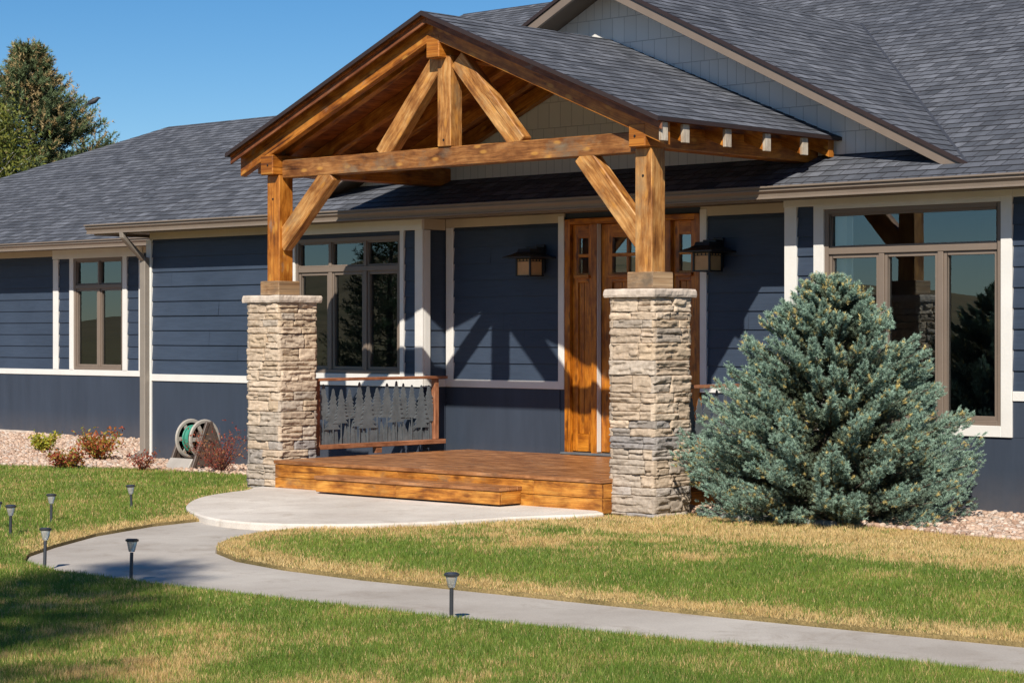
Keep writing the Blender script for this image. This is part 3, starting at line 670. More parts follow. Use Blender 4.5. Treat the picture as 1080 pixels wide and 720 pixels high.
for s in (-1, 1):
    poly = [(GX, GZ + .004), (GX + s * (hx + .02), zlow + .004), (GX + s * (hx + .02), zlow - .036), (GX, GZ - .036)]
    de.prism(poly if s < 0 else poly[::-1], 'y', GY - .022, GY - .003)
de.build('drip_edge', M['dripedge'], H)
gw = MB(); zb = zmain(0) - .12; hw = (GZ - .08 - zb) / GK
gw.prism([(GX - hw, zb), (GX + hw, zb), (GX, GZ - .08)], 'y', 0.0, .1); gw.build('gable_wall', M['shake'], H)
# soffits, fascia and gutters
part('soffit', M['soffit'], (-7.22, XR, -.72, -.001 + Y3, ZS, ZS + .02), bevel=0); part('soffit', M['soffit'], (-7.22, XL, -.0, 2.2, ZS, ZS + .02), bevel=0); part('soffit', M['soffit'], (-21.9, -7.2, 2.25, Y1, 2.9, 2.92), bevel=0)
part('fascia', M['taupe'], (-7.245, XR, -.745, -.72, 2.83, 2.945), bevel=0); part('fascia', M['taupe'], (-7.245, -7.22, -.72, 2.2, 2.83, 2.945), bevel=0); part('fascia', M['taupe'], (-21.95, -7.245, 2.225, 2.25, 2.86, 2.96), bevel=0)
def gutter(x0, x1, yb, zt):
    prof = [(yb, zt - .005), (yb, zt - .115), (yb - .080, zt - .115), (yb - .080, zt - .102), (yb - .072, zt - .098), (yb - .078, zt - .070), (yb - .104, zt - .044), (yb - .104, zt - .034), (yb - .096, zt - .031), (yb - .096, zt - .018), (yb - .122, zt - .014), (yb - .122, zt), (yb - .105, zt + .003), (yb - .102, zt - .012), (yb - .012, zt - .012)]
    g = MB(); g.prism(prof, 'x', x0, x1); o = g.build('gutter', M['gutter'], H); return o
gutter(-7.30, XR, -.746, 2.962); gutter(-21.9, -7.27, 2.224, 2.985)
ds = MB()
Xd, Yd = -6.625, Y2 - .078
def rect_pipe(mb, pts, w_, d_):
    for a, b in zip(pts[:-1], pts[1:]): mb.beam(a, b, w_, d_, side=(1, 0, 0))
rect_pipe(ds, [(Xd + .03, -.80, 2.86), (Xd + .03, -.79, 2.78)], .075, .055); rect_pipe(ds, [(Xd + .03, -.80, 2.80), (Xd, Yd + .01, 2.50)], .075, .055); rect_pipe(ds, [(Xd, Yd, 2.55), (Xd, Yd, .12)], .105, .075); rect_pipe(ds, [(Xd, Yd + .01, .14), (Xd + .02, Yd - .22, .04)], .085, .065)
ds.build('downspout', M['downspout'], H, bevel=.008)

# ------------------------------------------------------------------ porch
PO = thing('timber_porch', 'open gabled cedar timber porch roof on two posts over the front steps', 'porch', (.69, -1.3, .3))
PXL, PXR, PY = -1.79, 3.123, -2.415; PS = .19
def beam(name, p0, p1, w_, h_, mat, side=None, bevel=.008, parent=None):
    mb = MB(); mb.beam(p0, p1, w_, h_, side); return mb.build(name, M[mat], parent or PO, bevel=bevel)
for px, m_ in ((PXL, 'cedar'), (PXR, 'cedar_pale')):
    po = beam('post', (px, PY, 2.13), (px, PY, 3.225), PS, PS, m_, (1, 0, 0))
    mb = MB(); mb.box(px - .145, px + .145, PY - .145, PY + .145, 1.992, 2.14); mb.build('base_block', M['cedar_grey'], po, bevel=.008)
    pl = beam('plate', (px, -2.60, 3.325), (px, -.002, 3.325), PS - .002, .20, 'cedar', (1, 0, 0))
TIE0, TIE1 = 3.19, 3.375
beam('tie_beam', (PXL + .1, PY, (TIE0 + TIE1) / 2), (PXR - .1, PY, (TIE0 + TIE1) / 2), .125, TIE1 - TIE0, 'cedar_brown', (0, 1, 0))
RX = .61
beam('ridge_beam', (RX, -2.60, 4.325), (RX, -.002, 4.325), .17, .22, 'cedar', (1, 0, 0))
beam('king_post', (.66, PY, TIE1), (.66, PY, 4.24), .175, .165, 'cedar_pale', (1, 0, 0))
YT = PY + .001
for sgn, (a, b) in ((-1, ((-.235, TIE1 - .03), (.56, 4.22))), (1, ((1.60, TIE1 - .03), (.80, 4.20)))):
    beam('strut', (a[0], YT, a[1]), (b[0], YT, b[1]), .118, .19, 'cedar_pale', (0, 1, 0))
for a, b in (((PXL + .05, 2.52), (-.985, 3.215)), ((PXR - .05, 2.42), (2.365, 3.215))):
    beam('knee_brace', (a[0], YT, a[1]), (b[0], YT, b[1]), .118, .20, 'cedar_pale', (0, 1, 0))
for bx, bz in ((PXL, 2.98), (PXR, 2.98), (PXL + .02, 3.32), (PXR - .02, 3.32), (.66, 3.44)):
    bo = MB(); yb_ = PY - (.185 if bz > 3.2 and bx != .66 else .0955 if bx != .66 else .083); bo.tube([(bx, yb_ + .01, bz), (bx, yb_ - .006, bz)], .011, 8); bo.build('bolt', M['black'], PO)
# roof slabs
EXL, EXR, EZ, PK, YF = -2.25, 3.475, 3.455, .4137, -2.74
AX = (EXL + EXR) / 2; AZ = EZ + PK * (EXR - AX)
pr = MB()
roofplane(pr, [(AX, YF, AZ), (EXR, YF, EZ), (EXR, .0, EZ), (AX, .0, AZ)], (0, 1, 0), .018)
roofplane(pr, [(EXL, YF, EZ), (AX, YF, AZ), (AX, .0, AZ), (EXL, .0, EZ)], (0, -1, 0), .018)
pr.build('shingle_roof', M['shingle'], PO)
bd = MB()      # boards under the shingles, seen from below
for s, ex in ((-1, EXL), (1, EXR)):
    L = abs(ex - AX) - .02; n = 17
    for k in range(n):
        x0, x1 = AX + s * L * k / n, AX + s * L * (k + .975) / n
        za, zb_ = AZ - PK * abs(x0 - AX) - .02, AZ - PK * abs(x1 - AX) - .02
        c8 = [(x0, YF + .02, za - .024), (x1, YF + .02, zb_ - .024), (x1, -.003, zb_ - .024), (x0, -.003, za - .024), (x0, YF + .02, za), (x1, YF + .02, zb_), (x1, -.003, zb_), (x0, -.003, za)]
        if s < 0: c8 = [c8[1], c8[0], c8[3], c8[2], c8[5], c8[4], c8[7], c8[6]]
        bd.hexa(c8, (0, 1, 0))
bd.build('roof_boards', M['soffit_board'], PO)
dk = MB()
for s, ex in ((-1, EXL), (1, EXR)):
    poly = [(AX, AZ + .006), (ex + s * .012, EZ + .004), (ex + s * .012, EZ - .036), (AX, AZ - .036)]
    dk.prism(poly if s < 0 else poly[::-1], 'y', YF - .018, YF - .002)
    dk.box(min(ex, ex + s * .012), max(ex, ex + s * .012), YF, .0, EZ - .032, EZ + .003)
dk.build('drip_edge', M['dripedge'], PO)
def sloped(name, s, y0, y1, top, dep, mat, xin=0.0, xout=0.0, plumb=True):
    """rafter-like member following one slope; top = offset below shingle surface, dep = vertical depth"""
    ex = EXR if s > 0 else EXL; mb = MB()
    xa, xb = AX + s * xin, ex - s * xout
    za, zb_ = AZ - PK * abs(xa - AX) - top, AZ - PK * abs(xb - AX) - top
    poly = [(xa, za), (xb, zb_), (xb, zb_ - dep), (xa, za - dep)]
    g = Vector((xb - xa, 0, zb_ - za)); mb.prism(poly if s < 0 else poly[::-1], 'y', y0, y1, g)
    return mb.build(name, M[mat], PO, bevel=.004)
sloped('fascia_board', -1, YF + .045, YF + .065, .036, .07, 'rake'); sloped('fascia_board', 1, YF + .045, YF + .065, .036, .07, 'rake')
RT = .046
for s in (-1, 1): sloped('rake_rafter', s, YF + .145, YF + .225, RT, .20, 'cedar', .0, .045)
for y in (-2.32, -1.72, -1.13, -.55, -.09):
    for s in (-1, 1): sloped('rafter', s, y - .045, y + .045, RT, .165, 'cedar', .09, .05)
for y in (-2.62, -2.32, -1.72, -1.13, -.55):       # weathered end caps of the rafters along the eaves
    for s, ex in ((1, EXR),):
        xb = ex - s * .05; z1 = AZ - PK * abs(xb - AX) - RT
        mb = MB(); mb.box(min(xb, xb - s * -.028), max(xb, xb - s * -.028), y - .046, y + .046, z1 - .172, z1 - .012, (0, 0, 1)); mb.build('rafter_tail', M['tail'], PO, bevel=.003)

# ------------------------------------------------------------------ stone pillars
def fbm(p, o=4): return mnoise.fractal(p, 1.0, 2.1, o)
def pillar(cx, cy, z0, z1, lab, seed):
    rnd = random.Random(seed)
    root = thing('stone_pillar', lab, 'pillar', (cx, cy, z0), 'stacked stone pillars under the porch posts')
    hw_ = .235; V = []; Fc = []; Cc = []
    def stone(side, u0, u1, za, zb_, t, base, ends):
        nx = max(4, int((u1 - u0) / .013)); nz = max(4, int((zb_ - za) / .0075)); i0 = len(V); g = .0018; sd = rnd.random() * 50
        tilt = rnd.uniform(-.25, .25); tz = rnd.uniform(-.3, .3)
        rows = []
        for j in range(nz + 3):
            for i in range(nx + 3):
                fi = min(max(i - 1, 0), nx) / nx; fj = min(max(j - 1, 0), nz) / nz
                u = u0 + g + (u1 - u0 - 2 * g) * fi; z = za + g + (zb_ - za - 2 * g) * fj
                wob = .005 * fbm(Vector((u * 14, z * 14, sd)))
                z += wob * (1 if 0 < fj < 1 else .8)
                skirt = i in (0, nx + 2) or j in (0, nz + 2)
                ed = min(fi, 1 - fi) * (u1 - u0); ez = min(fj, 1 - fj) * (zb_ - za)
                rnd_ = min(1, min(ed, ez) / .012)
                lay = math.floor(z / .030 + .75 * mnoise.noise(Vector((u * 5, z * 6, sd))))
                kk = math.floor(u / .14 + 3.7 * math.sin(lay * 12.9898 + sd) + .35 * mnoise.noise(Vector((z * 16, sd, u * 3))))
                hsh = math.sin(lay * 78.233 + kk * 37.719 + sd * 1.7) * 43758.5453; hsh -= math.floor(hsh)
                d = t * .6 + .022 * hsh + .006 * fbm(Vector((u * 12, z * 26, sd)), 5) + tilt * .03 * (fi - .5) + tz * .02 * (fj - .5)
                d -= .008 * (1 - rnd_) ** 2
                if skirt: d = -.022
                o = hw_ + d
                x, y = {'f': (u, -o), 'b': (-u, o), 'r': (o, u), 'l': (-o, -u)}[side]
                V.append((cx + x, cy + y, z)); Cc.append(base)
        N = nx + 3
        for j in range(nz + 2):
            for i in range(nx + 2):
                a = i0 + j * N + i; Fc.append((a, a + 1, a + 1 + N, a + N))
    tones = [(.54, .425, .315), (.50, .395, .295), (.59, .475, .36), (.44, .37, .30), (.385, .34, .30), (.53, .41, .29), (.42, .33, .24), (.30, .275, .26)]
    z = z0 - .04; k = 0
    while z < z1 - .02:
        h = rnd.choice([.07, .09, .11, .13, .15]); h = min(h, z1 - z)
        if z1 - z - h < .03: h = z1 - z
        tb = [rnd.uniform(.012, .03) for _ in range(4)]
        for si, side in enumerate('frbl'):
            long_ = (k + si) % 2 == 0
            e = hw_ + (.020 if long_ else -.004)
            cuts = [-e]; 
            while cuts[-1] < e - .17: cuts.append(cuts[-1] + rnd.uniform(.16, .42))
            if e - cuts[-1] < .10: cuts.pop()
            cuts.append(e)
            for a, b in zip(cuts[:-1], cuts[1:]):
                base = list(rnd.choice(tones[:5] + tones[3:5] + tones[7:] if (z - z0) < .8 else tones[:4] + tones[5:6])); f = rnd.uniform(.85, 1.15)
                base = tuple(min(.7, c * f) for c in base)
                if h > .075 and rnd.random() < .45:
                    q = z + h * rnd.uniform(.4, .6); stone(side, a, b, z, q, rnd.uniform(.008, .03), base, 0); stone(side, a, b, q, z + h, rnd.uniform(.008, .03), base, 0)
                else: stone(side, a, b, z, z + h, rnd.uniform(.006, .032), base, 0)
        z += h; k += 1
    np_mesh('stone_veneer', V, Fc, M['stone'], root, np.array(Cc), smooth=False)
    c = MB(); c.box(cx - hw_ + .02, cx + hw_ - .02, cy - hw_ + .02, cy + hw_ - .02, z0 - .05, z1); c.build('core', M['mortar'], root)
    # rough-edged cap slab
    n = 22; hwc = .292; bmv = MB(); ring = []
    for lev, (zz, ins) in enumerate(((z1, .006), (z1 + .02, 0), (z1 + .055, .002), (z1 + .072, .010))):
        R = []
        for sgm, (dx, dy) in enumerate(((1, 0), (0, 1), (-1, 0), (0, -1))):
            for i in range(n):
                f = -1 + 2 * i / n; q = hwc - ins
                x, y = {0: (f * q, -q), 1: (q, f * q), 2: (-f * q, q), 3: (-q, -f * q)}[sgm]
                nn = .007 * fbm(Vector((x * 12, y * 12, zz * 20 + seed)))
                R.append((cx + x * (1 + nn / q), cy + y * (1 + nn / q), zz + .004 * mnoise.noise(Vector((x * 9, y * 9, seed)))))
        ring.append(R)
    for a, b in zip(ring[:-1], ring[1:]):
        for i in range(len(a)): j = (i + 1) % len(a); bmv.face([a[i], a[j], b[j], b[i]])
    bmv.face(ring[0][::-1]); bmv.face(ring[-1]); bmv.build('cap', M['cap'], root)
    return root
pillar(PXL + .03, PY, 0.0, 1.918, 'stacked stone pillar at the left end of the deck beside the tree pattern railing', 3)
pillar(PXR, PY, 0.0, 1.918, 'stacked stone pillar in front of the door, next to the blue spruce', 8)

# ------------------------------------------------------------------ deck
D = thing('wooden_deck', 'low stained timber entry deck with one wide step before the door', 'deck', (.7, -1.4, .0))
dyf, dz = -2.81, .335; dx0, dx1 = YP(290, 490, dyf).x, YP(634.4, 520, dyf).x
db = MB(); y = dyf - .015; nB = 20; wB = (0 - .02 - y) / nB
for k in range(nB):
    xs = [dx0 - .01]
    if k % 3 == 1: xs.append(dx0 + random.uniform(1.2, 3.2))
    xs.append(dx1 + .01)
    for a, b in zip(xs[:-1], xs[1:]): db.box(a + .001, b - .001, y + k * wB + .003, y + (k + 1) * wB - .003, dz - .036, dz + random.uniform(-.001, .001))
db.build('deck_boards', M['deck_top'], D, bevel=.004)
df = MB()
zz = [.03, .165, dz - .038]
for a, b in zip(zz[:-1], zz[1:]):
    for xa, xb in ((dx0, .35), (.353, 2.10), (2.103, dx1)): df.box(xa, xb, dyf, dyf + .03, a + .002, b - .002)
    df.box(dx1 - .03, dx1 - .001, dyf + .031, -.05, a + .002, b - .002, (0, 1, 0)); df.box(dx0 + .001, dx0 + .03, dyf + .031, -.05, a + .002, b - .002, (0, 1, 0))
df.build('fascia_boards', M['deck_face'], D, bevel=.004)
stp = MB(); sy = -3.10; sx0, sx1 = YP(333, 505, sy).x, YP(526.5, 530, sy).x
for xa, xb in ((sx0, .62), (.623, sx1)): stp.box(xa, xb, sy, sy + .03, .078, .196)
stp.box(sx1 - .03, sx1 - .001, sy + .031, dyf - .001, .078, .196, (0, 1, 0)); stp.box(sx0 + .001, sx0 + .03, sy + .031, dyf - .001, .078, .196, (0, 1, 0))
st = stp.build('step', M['deck_face'], D, bevel=.004)
st2 = MB()
for k in range(3): st2.box(sx0 - .01, sx1 + .01, sy - .015 + k * .1205, sy - .015 + k * .1205 + .117, .198, .232)
st2.build('tread', M['deck_top'], st, bevel=.004)

# ------------------------------------------------------------------ railings with cut-out steel trees
def railing(x, y0, y1, zt, lab, zb=.40):
    root = thing('railing', lab, 'railing', (x, (y0 + y1) / 2, dz), 'tree pattern railings at the sides of the deck')
    fr = MB()
    fr.box(x - .06, x + .06, y0 - .03, y1 + .11, zt - .03, zt, (0, 1, 0)); fr.build('top_rail', M['rail'], root, bevel=.004)
    b = MB(); b.box(x - .04, x + .04, y0, y1 + .10, zb, zb + .05, (0, 1, 0)); b.build('bottom_rail', M['rail'], root, bevel=.004)
    for yy in (y0 + .03, y1 - .03):
        p = MB(); p.box(x - .03, x + .03, yy - .03, yy + .03, zb + .05 if yy > (y0 + y1) / 2 else dz, zt - .03, (0, 0, 1)); p.build('post', M['rail'], root, bevel=.004)
    ft = MB(); ft.box(x - .03, x + .03, (y0 + y1) / 2 - .04, (y0 + y1) / 2 + .04, dz, zb, (0, 1, 0)); ft.build('foot', M['rail'], root)
    pn = MB(); rnd = random.Random(5); L = y1 - y0 - .12; base = zb + .05; Hh = zt - .03 - base; nT = 13
    for k in range(nT):
        yc = y0 + .06 + L * (k + .5) / nT + rnd.uniform(-.015, .015); th = Hh * rnd.uniform(.86, .985); hwid = L / nT * rnd.uniform(.80, 1.05); cb = base + Hh * rnd.uniform(.22, .42)
        xs = x + (k % 3) * .0045
        pn.box(xs - .0013, xs + .0013, yc - .008, yc + .008, base, cb + .05, (0, 0, 1))
        nl = 9; pts_r = []; pts_l = []
        for q in range(nl):
            f = q / nl; zc = cb + (base + th - cb) * f; wv_ = hwid * (1 - f) ** .8 + .006
            pts_r += [(yc + wv_ * rnd.uniform(.8, 1.1), zc - .01), (yc + wv_ * .50, zc + (base + th - cb) / nl * .75)]
            pts_l += [(yc - wv_ * rnd.uniform(.8, 1.1), zc - .01), (yc - wv_ * .50, zc + (base + th - cb) / nl * .75)]
        poly = pts_r + [(yc, base + th)] + pts_l[::-1]
        # split into left/right strips so that every face is simple
        for q in range(len(pts_r) - 1):
            a, b_, c_, d_ = pts_l[q], pts_r[q], pts_r[q + 1], pts_l[q + 1]
            pn.prism([a, b_, c_, d_], 'x', xs - .002, xs + .002)
        pn.prism([pts_l[-1], pts_r[-1], (yc, base + th)], 'x', xs - .002, xs + .002)
    for k in range(110):                     # low undergrowth in the sheet
        yc = y0 + .06 + L * rnd.random(); h = Hh * rnd.uniform(.12, .40); 
        pn.prism([(yc - .03, base), (yc + .03, base), (yc + .02, base + h * .6), (yc, base + h), (yc - .02, base + h * .5)], 'x', x - .004 - k * .0002, x - .0032 - k * .0002)
    pn.build('tree_panel', M['steel'], root)
    return root
railing(-1.62, -2.10, -.30, 1.14, 'rusty framed railing with cut-out steel trees beside the left stone pillar')
railing(3.12, -2.10, -.30, 1.14, 'rusty framed railing mostly hidden between right stone pillar and spruce')

# ------------------------------------------------------------------ wall lanterns
def lantern(x, z):
    """x, z: centre of the glass body on the door wall"""
    root = thing('wall_lantern', 'black craftsman lantern with amber glass on the wall left of the front door', 'lantern', (x, -.02, z), 'craftsman lanterns beside the front door')
    y = -.21
    b = MB(); b.box(x - .06, x + .06, -.05, -.017, z - .06, z + .24, (0, 0, 1)); b.box(x - .08, x + .08, y + .02, -.05, z + .135, z + .215); b.build('bracket', M['black'], root, bevel=.006)
    r = MB(); z0 = z + .092
    prof = [(.205, 0), (.205, .012), (.135, .040), (.095, .066), (.085, .10), (.0, .104)]
    for (r0, h0), (r1, h1) in zip(prof[:-1], prof[1:]):
        for k in range(4):
            c = [(-1, -1), (1, -1), (1, 1), (-1, 1)]; a, d = c[k], c[(k + 1) % 4]
            r.face([(x + a[0] * r0, y + a[1] * r0, z0 + h0), (x + d[0] * r0, y + d[1] * r0, z0 + h0), (x + d[0] * r1, y + d[1] * r1, z0 + h1), (x + a[0] * r1, y + a[1] * r1, z0 + h1)])
    r.face([(x - .205, y - .205, z0), (x - .205, y + .205, z0), (x + .205, y + .205, z0), (x + .205, y - .205, z0)]); r.build('lantern_roof', M['black'], root)
    f = MB(); w_ = .097
    for sx in (-1, 1):
        for sy in (-1, 1): f.box(x + sx * w_ - .009, x + sx * w_ + .009, y + sy * w_ - .009, y + sy * w_ + .009, z - .10, z + .092, (0, 0, 1))
    for zz_, hh in ((z - .10, .012), (z + .055, .006), (z + .078, .014)):
        for sx in (-1, 1): f.box(x + sx * w_ - .007, x + sx * w_ + .007, y - w_ + .009, y + w_ - .009, zz_, zz_ + hh); f.box(x - w_ + .009, x + w_ - .009, y + sx * w_ - .007, y + sx * w_ + .007, zz_, zz_ + hh)
    for t in (-.05, 0, .05):
        for sx in (-1, 1): f.box(x + t - .003, x + t + .003, y + sx * w_ - .006, y + sx * w_ + .006, z + .061, z + .078); f.box(x + sx * w_ - .006, x + sx * w_ + .006, y + t - .003, y + t + .003, z + .061, z + .078)
    f.build('lantern_frame', M['black'], root)
    g = MB(); g.box(x - w_ + .004, x + w_ - .004, y - w_ + .004, y + w_ - .004, z - .092, z + .09); g.build('amber_glass', M['amber'], root)
    return root
lan = lantern(-.33, 2.305)
copy_tree(lan, (2.045, -.02, 2.31), 'black craftsman lantern with amber glass on the wall between right pillar and big window')

# ------------------------------------------------------------------ hose reel
def hose_reel(x, y):
    root = thing('hose_reel', 'grey plastic hose reel with green hose standing on the gravel by the wall', 'hose reel', (x, y, 0))
    zc = .40; 
    for s in (-1, 1):
        d = MB(); X = x + s * .135
        d.lathe((X, y, zc), [(.235, -.014), (.25, 0), (.235, .014), (.205, .014), (.205, -.014)], 32, 'x')
        d.build('reel_disc', M['plastic_grey'], root, smooth=True)
        hb = MB(); hb.lathe((X, y, zc), [(.07, -.02), (.07, .02)], 20, 'x')
        for k in range(6):
            a = k * math.pi / 3; hb.beam((X, y + .05 * math.cos(a), zc + .05 * math.sin(a)), (X, y + .215 * math.cos(a), zc + .215 * math.sin(a)), .016, .05, (1, 0, 0))
        hb.build('spokes', M['plastic_grey'], root)
        fr = MB(); Xf = x + s * .225
        fr.beam((Xf, y - .28, .0), (Xf, y - .02, .62), .035, .05, (1, 0, 0)); fr.beam((Xf, y + .28, .0), (Xf, y + .02, .62), .035, .05, (1, 0, 0)); fr.prism([(y - .25, .06), (y + .25, .06), (y + .04, .60), (y - .04, .60)], 'x', Xf - .008, Xf + .008)
        fr.build('side_frame', M['plastic_dark'], root, bevel=.006)
    hz = MB(); pts = []
    for k in range(7 * 22):
        a = 2 * math.pi * k / 22; lay = k / 22
        pts.append((x - .10 + (lay * .029), y + (.155 + .012 * math.sin(a * .37)) * math.cos(a), zc + (.155 + .012 * math.sin(a * .37)) * math.sin(a)))
    hz.tube(pts, .014, 6); hz.build('hose', M['hose'], root, smooth=True)
    dr = MB(); dr.lathe((x, y, zc), [(.13, -.13), (.13, .13)], 24, 'x'); dr.build('drum', M['plastic_dark'], root, smooth=True)
    tr = MB(); tr.hexa([(x - .24, y - .36, .0), (x + .21, y - .36, .0), (x + .21, y - .30, .0), (x - .24, y - .30, .0), (x - .24, y - .25, .165), (x + .21, y - .25, .165), (x + .21, y - .23, .165), (x - .24, y - .23, .165)]); tr.build('front_tray', M['plastic_grey'], root, bevel=.008)
    root.scale = (.93, .93, .93)
    ax = MB(); ax.tube([(x - .26, y, zc), (x + .28, y, zc)], .018, 10); ax.build('axle', M['plastic_dark'], root)
hose_reel(-4.86, -1.02)

# ------------------------------------------------------------------ solar path lights
def solar_light(loc, label, tilt=(0, 0), hgt=.27):
    root = thing('solar_light', label, 'solar light', loc, 'solar lights along the path')
    x, y, z = loc; h = hgt
    ax = Vector((tilt[0], tilt[1], 1)).normalized(); q = ax.to_track_quat('Z', 'Y').to_matrix()
    def rev(name, prof, mat, par=root, n=18):
        mb = MB(); mb.lathe((0, 0, 0), prof, n); mb.v = [tuple(q @ Vector(v) + Vector(loc)) for v in mb.v]; return mb.build(name, M[mat], par, smooth=True)
    rev('stake', [(.0115, -.06), (.0115, h - .085)], 'solar_post', n=10)
    rev('lens', [(.016, h - .082), (.020, h - .078), (.034, h - .02), (.0345, h - .016)], 'lens')
    hd_ = rev('cap', [(.040, h - .016), (.043, h - .012), (.043, h - .004), (.039, h)], 'solar_post')
    rev('solar_cell', [(.033, h - .001), (.033, h + .003)], 'solar_cap', hd_)
    return root
lights = [((11, 569), 'upright solar light in the grass left of the path bend', (.02, 0), .27),
          ((54, 555), 'solar light standing in the lawn just behind the left bend of the path', (-.06, .05), .27),
          ((139, 540), 'solar light farthest from the viewer, in the lawn beside the landing pad', (-.05, -.02), .245),
          ((47, 602), 'leaning solar light at the outermost tip of the path bend', (-.10, .10), .29),
          ((138, 616), 'leaning solar light before the path bend, next to tree shadow', (-.06, .08), .29),
          ((476, 656), 'upright solar light alone at the near edge of the straight path', (.01, .0), .275),
          ((-3, 562), 'solar light cut off by the left edge of the photo', (0, 0), .25)]
for (px_, py_), lab, tl, hh in lights: solar_light(tuple(ZP(px_, py_, -.005)), lab, tl, hh)

# ------------------------------------------------------------------ vegetation
def inpoly(P, x, y):
    ins = np.zeros(len(x), bool); n = len(P)
    for i in range(n):
        x0, y0 = P[i]; x1, y1 = P[(i + 1) % n]
        c = ((y0 > y) != (y1 > y)) & (x < (x1 - x0) * (y - y0) / (y1 - y0 + 1e-12) + x0); ins ^= c
    return ins
def polydist(P, x, y, closed=True):
    d = np.full(len(x), 1e9); n = len(P)
    for i in range(n if closed else n - 1):
        a = np.array(P[i]); b = np.array(P[(i + 1) % n]); ab = b - a; L = ab @ ab + 1e-12
        t = np.clip(((x - a[0]) * ab[0] + (y - a[1]) * ab[1]) / L, 0, 1); d = np.minimum(d, np.hypot(x - a[0] - t * ab[0], y - a[1] - t * ab[1]))
    return d
def vnoise(x, y, s, seed):
    """smooth value noise"""
    r = np.random.default_rng(seed); G = r.random((128, 128)); X = x * s; Y = y * s
    xi = np.floor(X).astype(int); yi = np.floor(Y).astype(int); fx = X - xi; fy = Y - yi; fx = fx * fx * (3 - 2 * fx); fy = fy * fy * (3 - 2 * fy)
    g = lambda a, b: G[a % 128, b % 128]
    return (g(xi, yi) * (1 - fx) + g(xi + 1, yi) * fx) * (1 - fy) + (g(xi, yi + 1) * (1 - fx) + g(xi + 1, yi + 1) * fx) * fy
def fnoise(x, y, s, seed, o=4): return sum(vnoise(x, y, s * 2 ** k, seed + k) * .5 ** k for k in range(o)) / sum(.5 ** k for k in range(o))
def grass():
    N = 2100000
    dmin, dmax = 9.0, 33.0
    d = dmin * (dmax / dmin) ** rng.random(N)                        # density falls with distance squared
    a = rng.uniform(-.46, .50, N)
    x = EYE.x + d * (FV.x + RV.x * np.tan(a)); y = EYE.y + d * (FV.y + RV.y * np.tan(a))
    ok = (y < 2.6) & ~inpoly(pathpoly, x, y) & ~inpoly(padpoly, x, y)
    ok &= ~((x > -2.05) & (x < 3.42) & (y > -2.82)) 
    dbL = polydist(bedL, x, y); dbR = polydist(bedR, x, y)
    ok &= ~inpoly(bedL, x, y) & ~inpoly(bedR, x, y)
    x, y, d, dbR = x[ok], y[ok], d[ok], dbR[ok]; n = len(x)
    big = fnoise(x, y, .55, 3); med = fnoise(x, y, 1.9, 21); fine = fnoise(x, y, 6, 41, 3)
    dp = polydist(innr, x, y, False); do = polydist(outer, x, y, False); dpad = polydist(padpoly, x, y)
    tuft = fnoise(x, y, 14, 77, 2); straw = np.clip((big * .35 + med * .40 + tuft * .25 - .47) * 3.4, 0, 1) * .55
    edge = np.exp(-(dp / .40) ** 2) * 1.15 + np.exp(-(do / .28) ** 2) * np.where(y > -8.0, 1.0, .12) + np.exp(-(dpad / .3) ** 2) * .45
    warmR = np.clip(1.5 - dbR / (1.1 + 1.5 * med), 0, 1) * np.clip((x - 1.2) / 1.2, 0, 1) * 1.2
    islandtop = np.exp(-((y + 5.2) / .55) ** 2) * ((x > 2.2) & (x < 6)) * .55
    near = np.clip((-8.6 - y) / 1.0, 0, 1) * .42 * np.clip((med - .35) * 3, 0, 1)
    p = np.clip(straw + edge + warmR + islandtop * med * 1.6 + near + .10, 0, 1)
    p = np.clip(p + (fine - .5) * .7 + (tuft - .5) * .5, 0.06, .98)
    keep = rng.random(n) < np.where(np.exp(-(dp / .10) ** 2) > .6, .95, 1.0)
    x, y, d, p, fine, med, dp, do, tuft = [q[keep] for q in (x, y, d, p, fine, med, dp, do, tuft)]; n = len(x)
    isS = rng.random(n) < p
    g1 = np.array([.105, .195, .026]); g2 = np.array([.28, .37, .062]); s1 = np.array([.86, .66, .32]); s2 = np.array([.62, .42, .16])
    t = np.clip(rng.normal(.5, .28, n) + (med - .5) * .9, 0, 1)[:, None]
    C_ = np.where(isS[:, None], s1 * (1 - t) + s2 * t, g1 * (1 - t) + g2 * t) * rng.uniform(.8, 1.2, (n, 1))
    edgecut = np.clip(np.minimum(dp, do) / .10, .72, 1)
    h = rng.uniform(.020, .052, n) * (.7 + .6 * tuft) * np.where(isS, .75, 1.05) * edgecut * (.75 + .5 * fine); wd = rng.uniform(.0016, .0034, n) * (d / 11)
    th = rng.uniform(0, 2 * np.pi, n); lean = rng.uniform(.1, .75, n) * h; la = rng.uniform(0, 2 * np.pi, n)
    V = np.empty((n, 3, 3), np.float32); z0 = .016
    V[:, 0] = np.stack([x - np.cos(th) * wd, y - np.sin(th) * wd, np.full(n, z0)], 1); V[:, 1] = np.stack([x + np.cos(th) * wd, y + np.sin(th) * wd, np.full(n, z0)], 1)
    V[:, 2] = np.stack([x + np.cos(la) * lean, y + np.sin(la) * lean, z0 + h], 1)
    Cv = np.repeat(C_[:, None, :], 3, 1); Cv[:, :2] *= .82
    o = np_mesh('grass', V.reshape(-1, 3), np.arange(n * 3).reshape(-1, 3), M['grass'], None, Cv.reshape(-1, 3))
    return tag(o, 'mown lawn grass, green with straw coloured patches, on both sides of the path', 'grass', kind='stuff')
grass()
